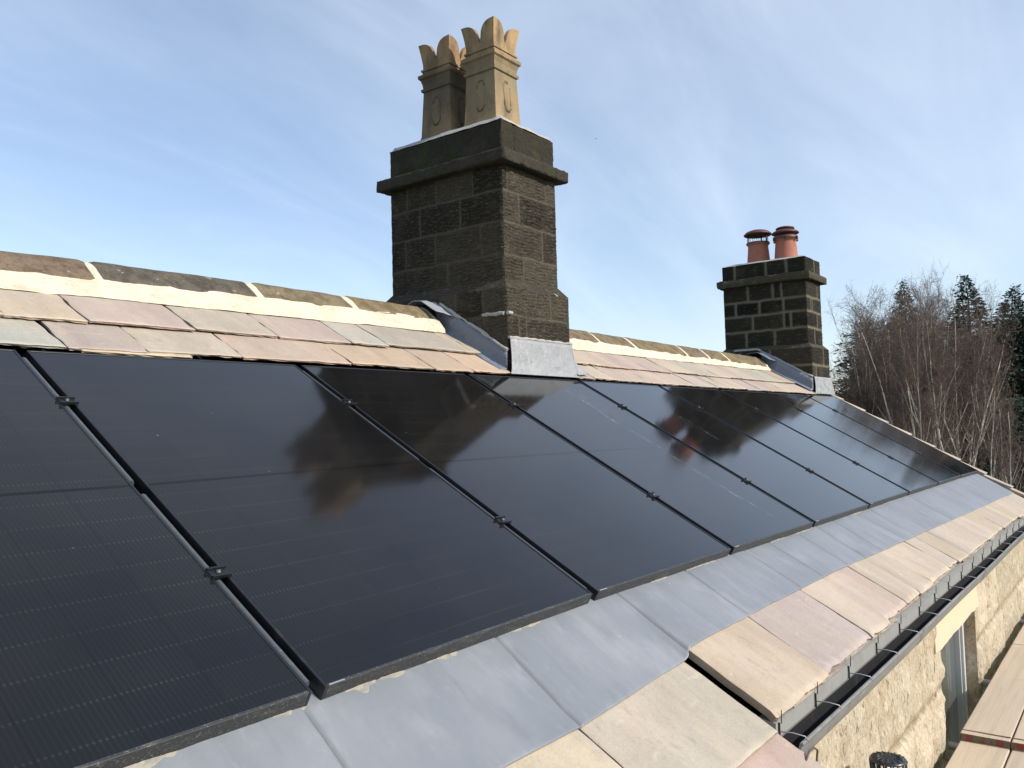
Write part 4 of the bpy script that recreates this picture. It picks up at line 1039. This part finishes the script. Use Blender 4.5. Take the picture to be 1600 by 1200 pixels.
def conifer(seed, H, R, n, droop=.25, top=.0, dens=1.0, ex=.92):
    rs = random.Random(seed); tr = MB(); fo = MB()
    tr.tube([(0, 0, 0), (.02, .01, H*.5), (.0, .03, H*.90), (.05, .04, H*.97), (.16, .06, H)], [.16, .10, .018, .008, .003], 7, 0, (.07, .055, .045))
    V = []; F = []; C = []
    for i in range(n):
        u = (i+rs.random())/n; z = H*(1-.92*(u**.62)*u**.25); t = (H-z)/H
        r = R*(t**ex)*1.15*rs.uniform(.45, 1.2)+.03
        az = rs.uniform(0, 6.283); bx = .16*max(0, (z/H-.93)/.07)**1.5
        base = Vector((bx, .04*z/H, z)); dirr = Vector((math.cos(az), math.sin(az), 0)); rise = rs.uniform(.2, .7)*(1-.4*t)
        g_ = rs.random(); col0 = Vector((.016, .036, .026)).lerp(Vector((.075, .125, .085)), g_**1.6)
        m_ = int((9+r*17)*dens)
        for k in range(m_):
            s = rs.uniform(.0, 1)**.8
            q = base+dirr*(r*s)+Vector((0, 0, r*(rise*s-droop*s*s*1.7)))
            side = Vector((-dirr.y, dirr.x, 0))*rs.gauss(0, .05+.16*r)*(1.1-s*.6)
            q = q+side+Vector((rs.gauss(0, .03), rs.gauss(0, .03), rs.gauss(-.02, .05)))
            ax = (dirr*rs.uniform(.5, 1)+side*1.1+Vector((0, 0, rs.uniform(-.5, .5)))).normalized(); ln = rs.uniform(.08, .21)*(.5+.5*min(1, t*4)); w = ln*rs.uniform(.16, .30)
            pv = ax.cross(Vector((rs.gauss(0, 1), rs.gauss(0, 1), rs.gauss(0, 1)))).normalized()
            o = len(V); V += [q-pv*w*.4, q+ax*ln*.5-pv*w, q+ax*ln, q+ax*ln*.5+pv*w]; F.append((o, o+1, o+2, o+3))
            c = col0*rs.uniform(.75, 1.3); C += [tuple(c)]*4
    fo.add(V, F, 0, C, False)
    return tr, fo
_ob = MB.build
def local_build(mb_, name, m, root):
    o = _ob(mb_, name, m); o.parent = root; o.location = (0, 0, 0); return o
def place(kind, src, loc, sc, rz_, label, cat, group, names):
    root = empty(kind, loc)
    if src.get('o') is None:
        a, b = src['mb']
        src['o'] = (local_build(a, names[0], M['bark'], root), local_build(b, names[1], M['twig'] if kind == 'birch_tree' else M['needle'], root))
    else:
        for o in src['o']:
            c = o.copy(); COL.objects.link(c); c.parent = root
    root.rotation_euler = (0, 0, rz_); root.scale = (sc[0], sc[0], sc[1]); tag(root, label, cat, group)
    return root
BS = [{'mb': birch(s, 7.0, st, sp)} for s, st, sp in ((5, 4, .22), (12, 5, .26), (23, 3, .18))]
BT = [(1338, 21, 560, 1, 'low reddish birch at the left foot of the thicket, beside the sky gap'),
      (1422, 18.5, 500, 0, 'near bare birch with dense brown twigs, left of the middle of the thicket'),
      (1487, 18.5, 498, 1, 'near bare birch with dense brown twigs left of the brightest white trunk'),
      (1352, 24, 515, 2, 'leftmost bare birch of the thicket, thin grey twigs against the sky'),
      (1400, 21, 478, 0, 'bare birch with pale stems forking in a fan behind the roof verge, left side'),
      (1445, 20, 482, 1, 'bare birch with pale crooked stems, straight below the leftmost conifer tip'),
      (1472, 22, 475, 2, 'bare birch with a leaning grey stem in the middle of the thicket'),
      (1506, 20, 490, 0, 'bare birch with the brightest upright white trunk'),
      (1536, 22, 505, 1, 'bare birch with stems leaning right in front of the dark conifers'),
      (1425, 25, 488, 1, 'bare birch set back behind the fan-stemmed birch'),
      (1376, 25, 480, 0, 'bare birch set back, reddish twigs at the left part of the thicket'),
      (1570, 17, 610, 2, 'low bare birch in the dark at the right edge of the photo'),
      (1302, 30, 560, 2, 'small distant bare birch just right of the far chimney')]
for i, (px_, D, py_, k, lb) in enumerate(BT):
    p = atpx(px_, D); H = topz(py_, px_, D)-GZ
    place('birch_tree', BS[k], p, ((.55 if px_ > 1310 else .5)*H/7/.8, H/7/.97), i*1.3, lb, 'birch tree', 'bare birches behind the gable', ('trunk', 'twigs'))
CS = [{'mb': conifer(3, 9, 2.2, 800)}, {'mb': conifer(8, 9, 2.0, 720, droop=.32)}, {'mb': conifer(15, 9, 2.3, 1000, droop=.2, ex=.42)}]
CT = [(1424, 27, 436, 1, 1.0, 'conifer with the tall feathery tip left of the others, behind the birches'),
      (1522, 25, 430, 0, 1.2, 'blue-green conifer with bent tip standing above the right of the birches'),
      (1588, 22, 447, 0, 1.15, 'conifer at the right edge of the photo with a bent feathery tip'),
      (1475, 28, 503, 2, 1.2, 'lower conifer between the two feathery-tipped ones'),
      (1378, 28, 500, 2, 1.1, 'bushy dark evergreen behind the left birches'),
      (1576, 24, 500, 2, 1.0, 'dense dark conifer low on the right, in front of the tall ones'),
      (1352, 27, 575, 2, .8, 'short dark evergreen at the left foot of the thicket'),
      (1450, 26, 545, 2, 1.0, 'dark conifer filling the middle of the thicket behind the birches'),
      (1405, 26, 560, 2, .9, 'short dark conifer behind the fan-stemmed birch'),
      (1625, 22, 470, 2, 1.1, 'dark conifer cut by the right edge of the photo'),
      (1600, 19, 620, 0, 1.1, 'shadowy low conifer just above the far end of the verge'),
      (1510, 25, 560, 2, 1.0, 'dark conifer behind the brightest birch trunk')]
for i, (px_, D, py_, k, w, lb) in enumerate(CT):
    p = atpx(px_, D); H = topz(py_, px_, D)-GZ
    place('conifer_tree', CS[k], p, (w*(.65+.35*H/9), H/9), i*2.1, lb, 'conifer', 'conifers behind the birches', ('trunk', 'foliage'))

# two birds far off in the sky
for i, (px_, py_, lb) in enumerate(((931, 217, 'tiny dark bird high in the sky right of the big chimney'),)):
    D = 150
    d = (fwd+rt*((px_-800)/FPX)+up*((600-py_)/FPX)); p = CAMP+d*D
    q = MB(); q.tube([p+Vector((-.13, 0, 0)), p+Vector((-.05, 0, .01)), p+Vector((.06, 0, .01)), p+Vector((.14, 0, 0))], [.008, .035, .03, .004], 8)
    for s_ in (-1, 1): 
        a = [p+Vector((.05, 0, .02)), p+Vector((-.04, 0, .02)), p+Vector((-.08, s_*.16, .06)), p+Vector((0, s_*.26, .03)), p+Vector((.06, s_*.13, .06))]
        q.add(a+[v-Vector((0, 0, .008)) for v in a], [(0, 1, 2, 3, 4), (9, 8, 7, 6, 5)]+[(k, (k+1) % 5, (k+1) % 5+5, k+5) for k in range(5)])
    tag(q.build('bird', M['bird']), lb, 'bird')
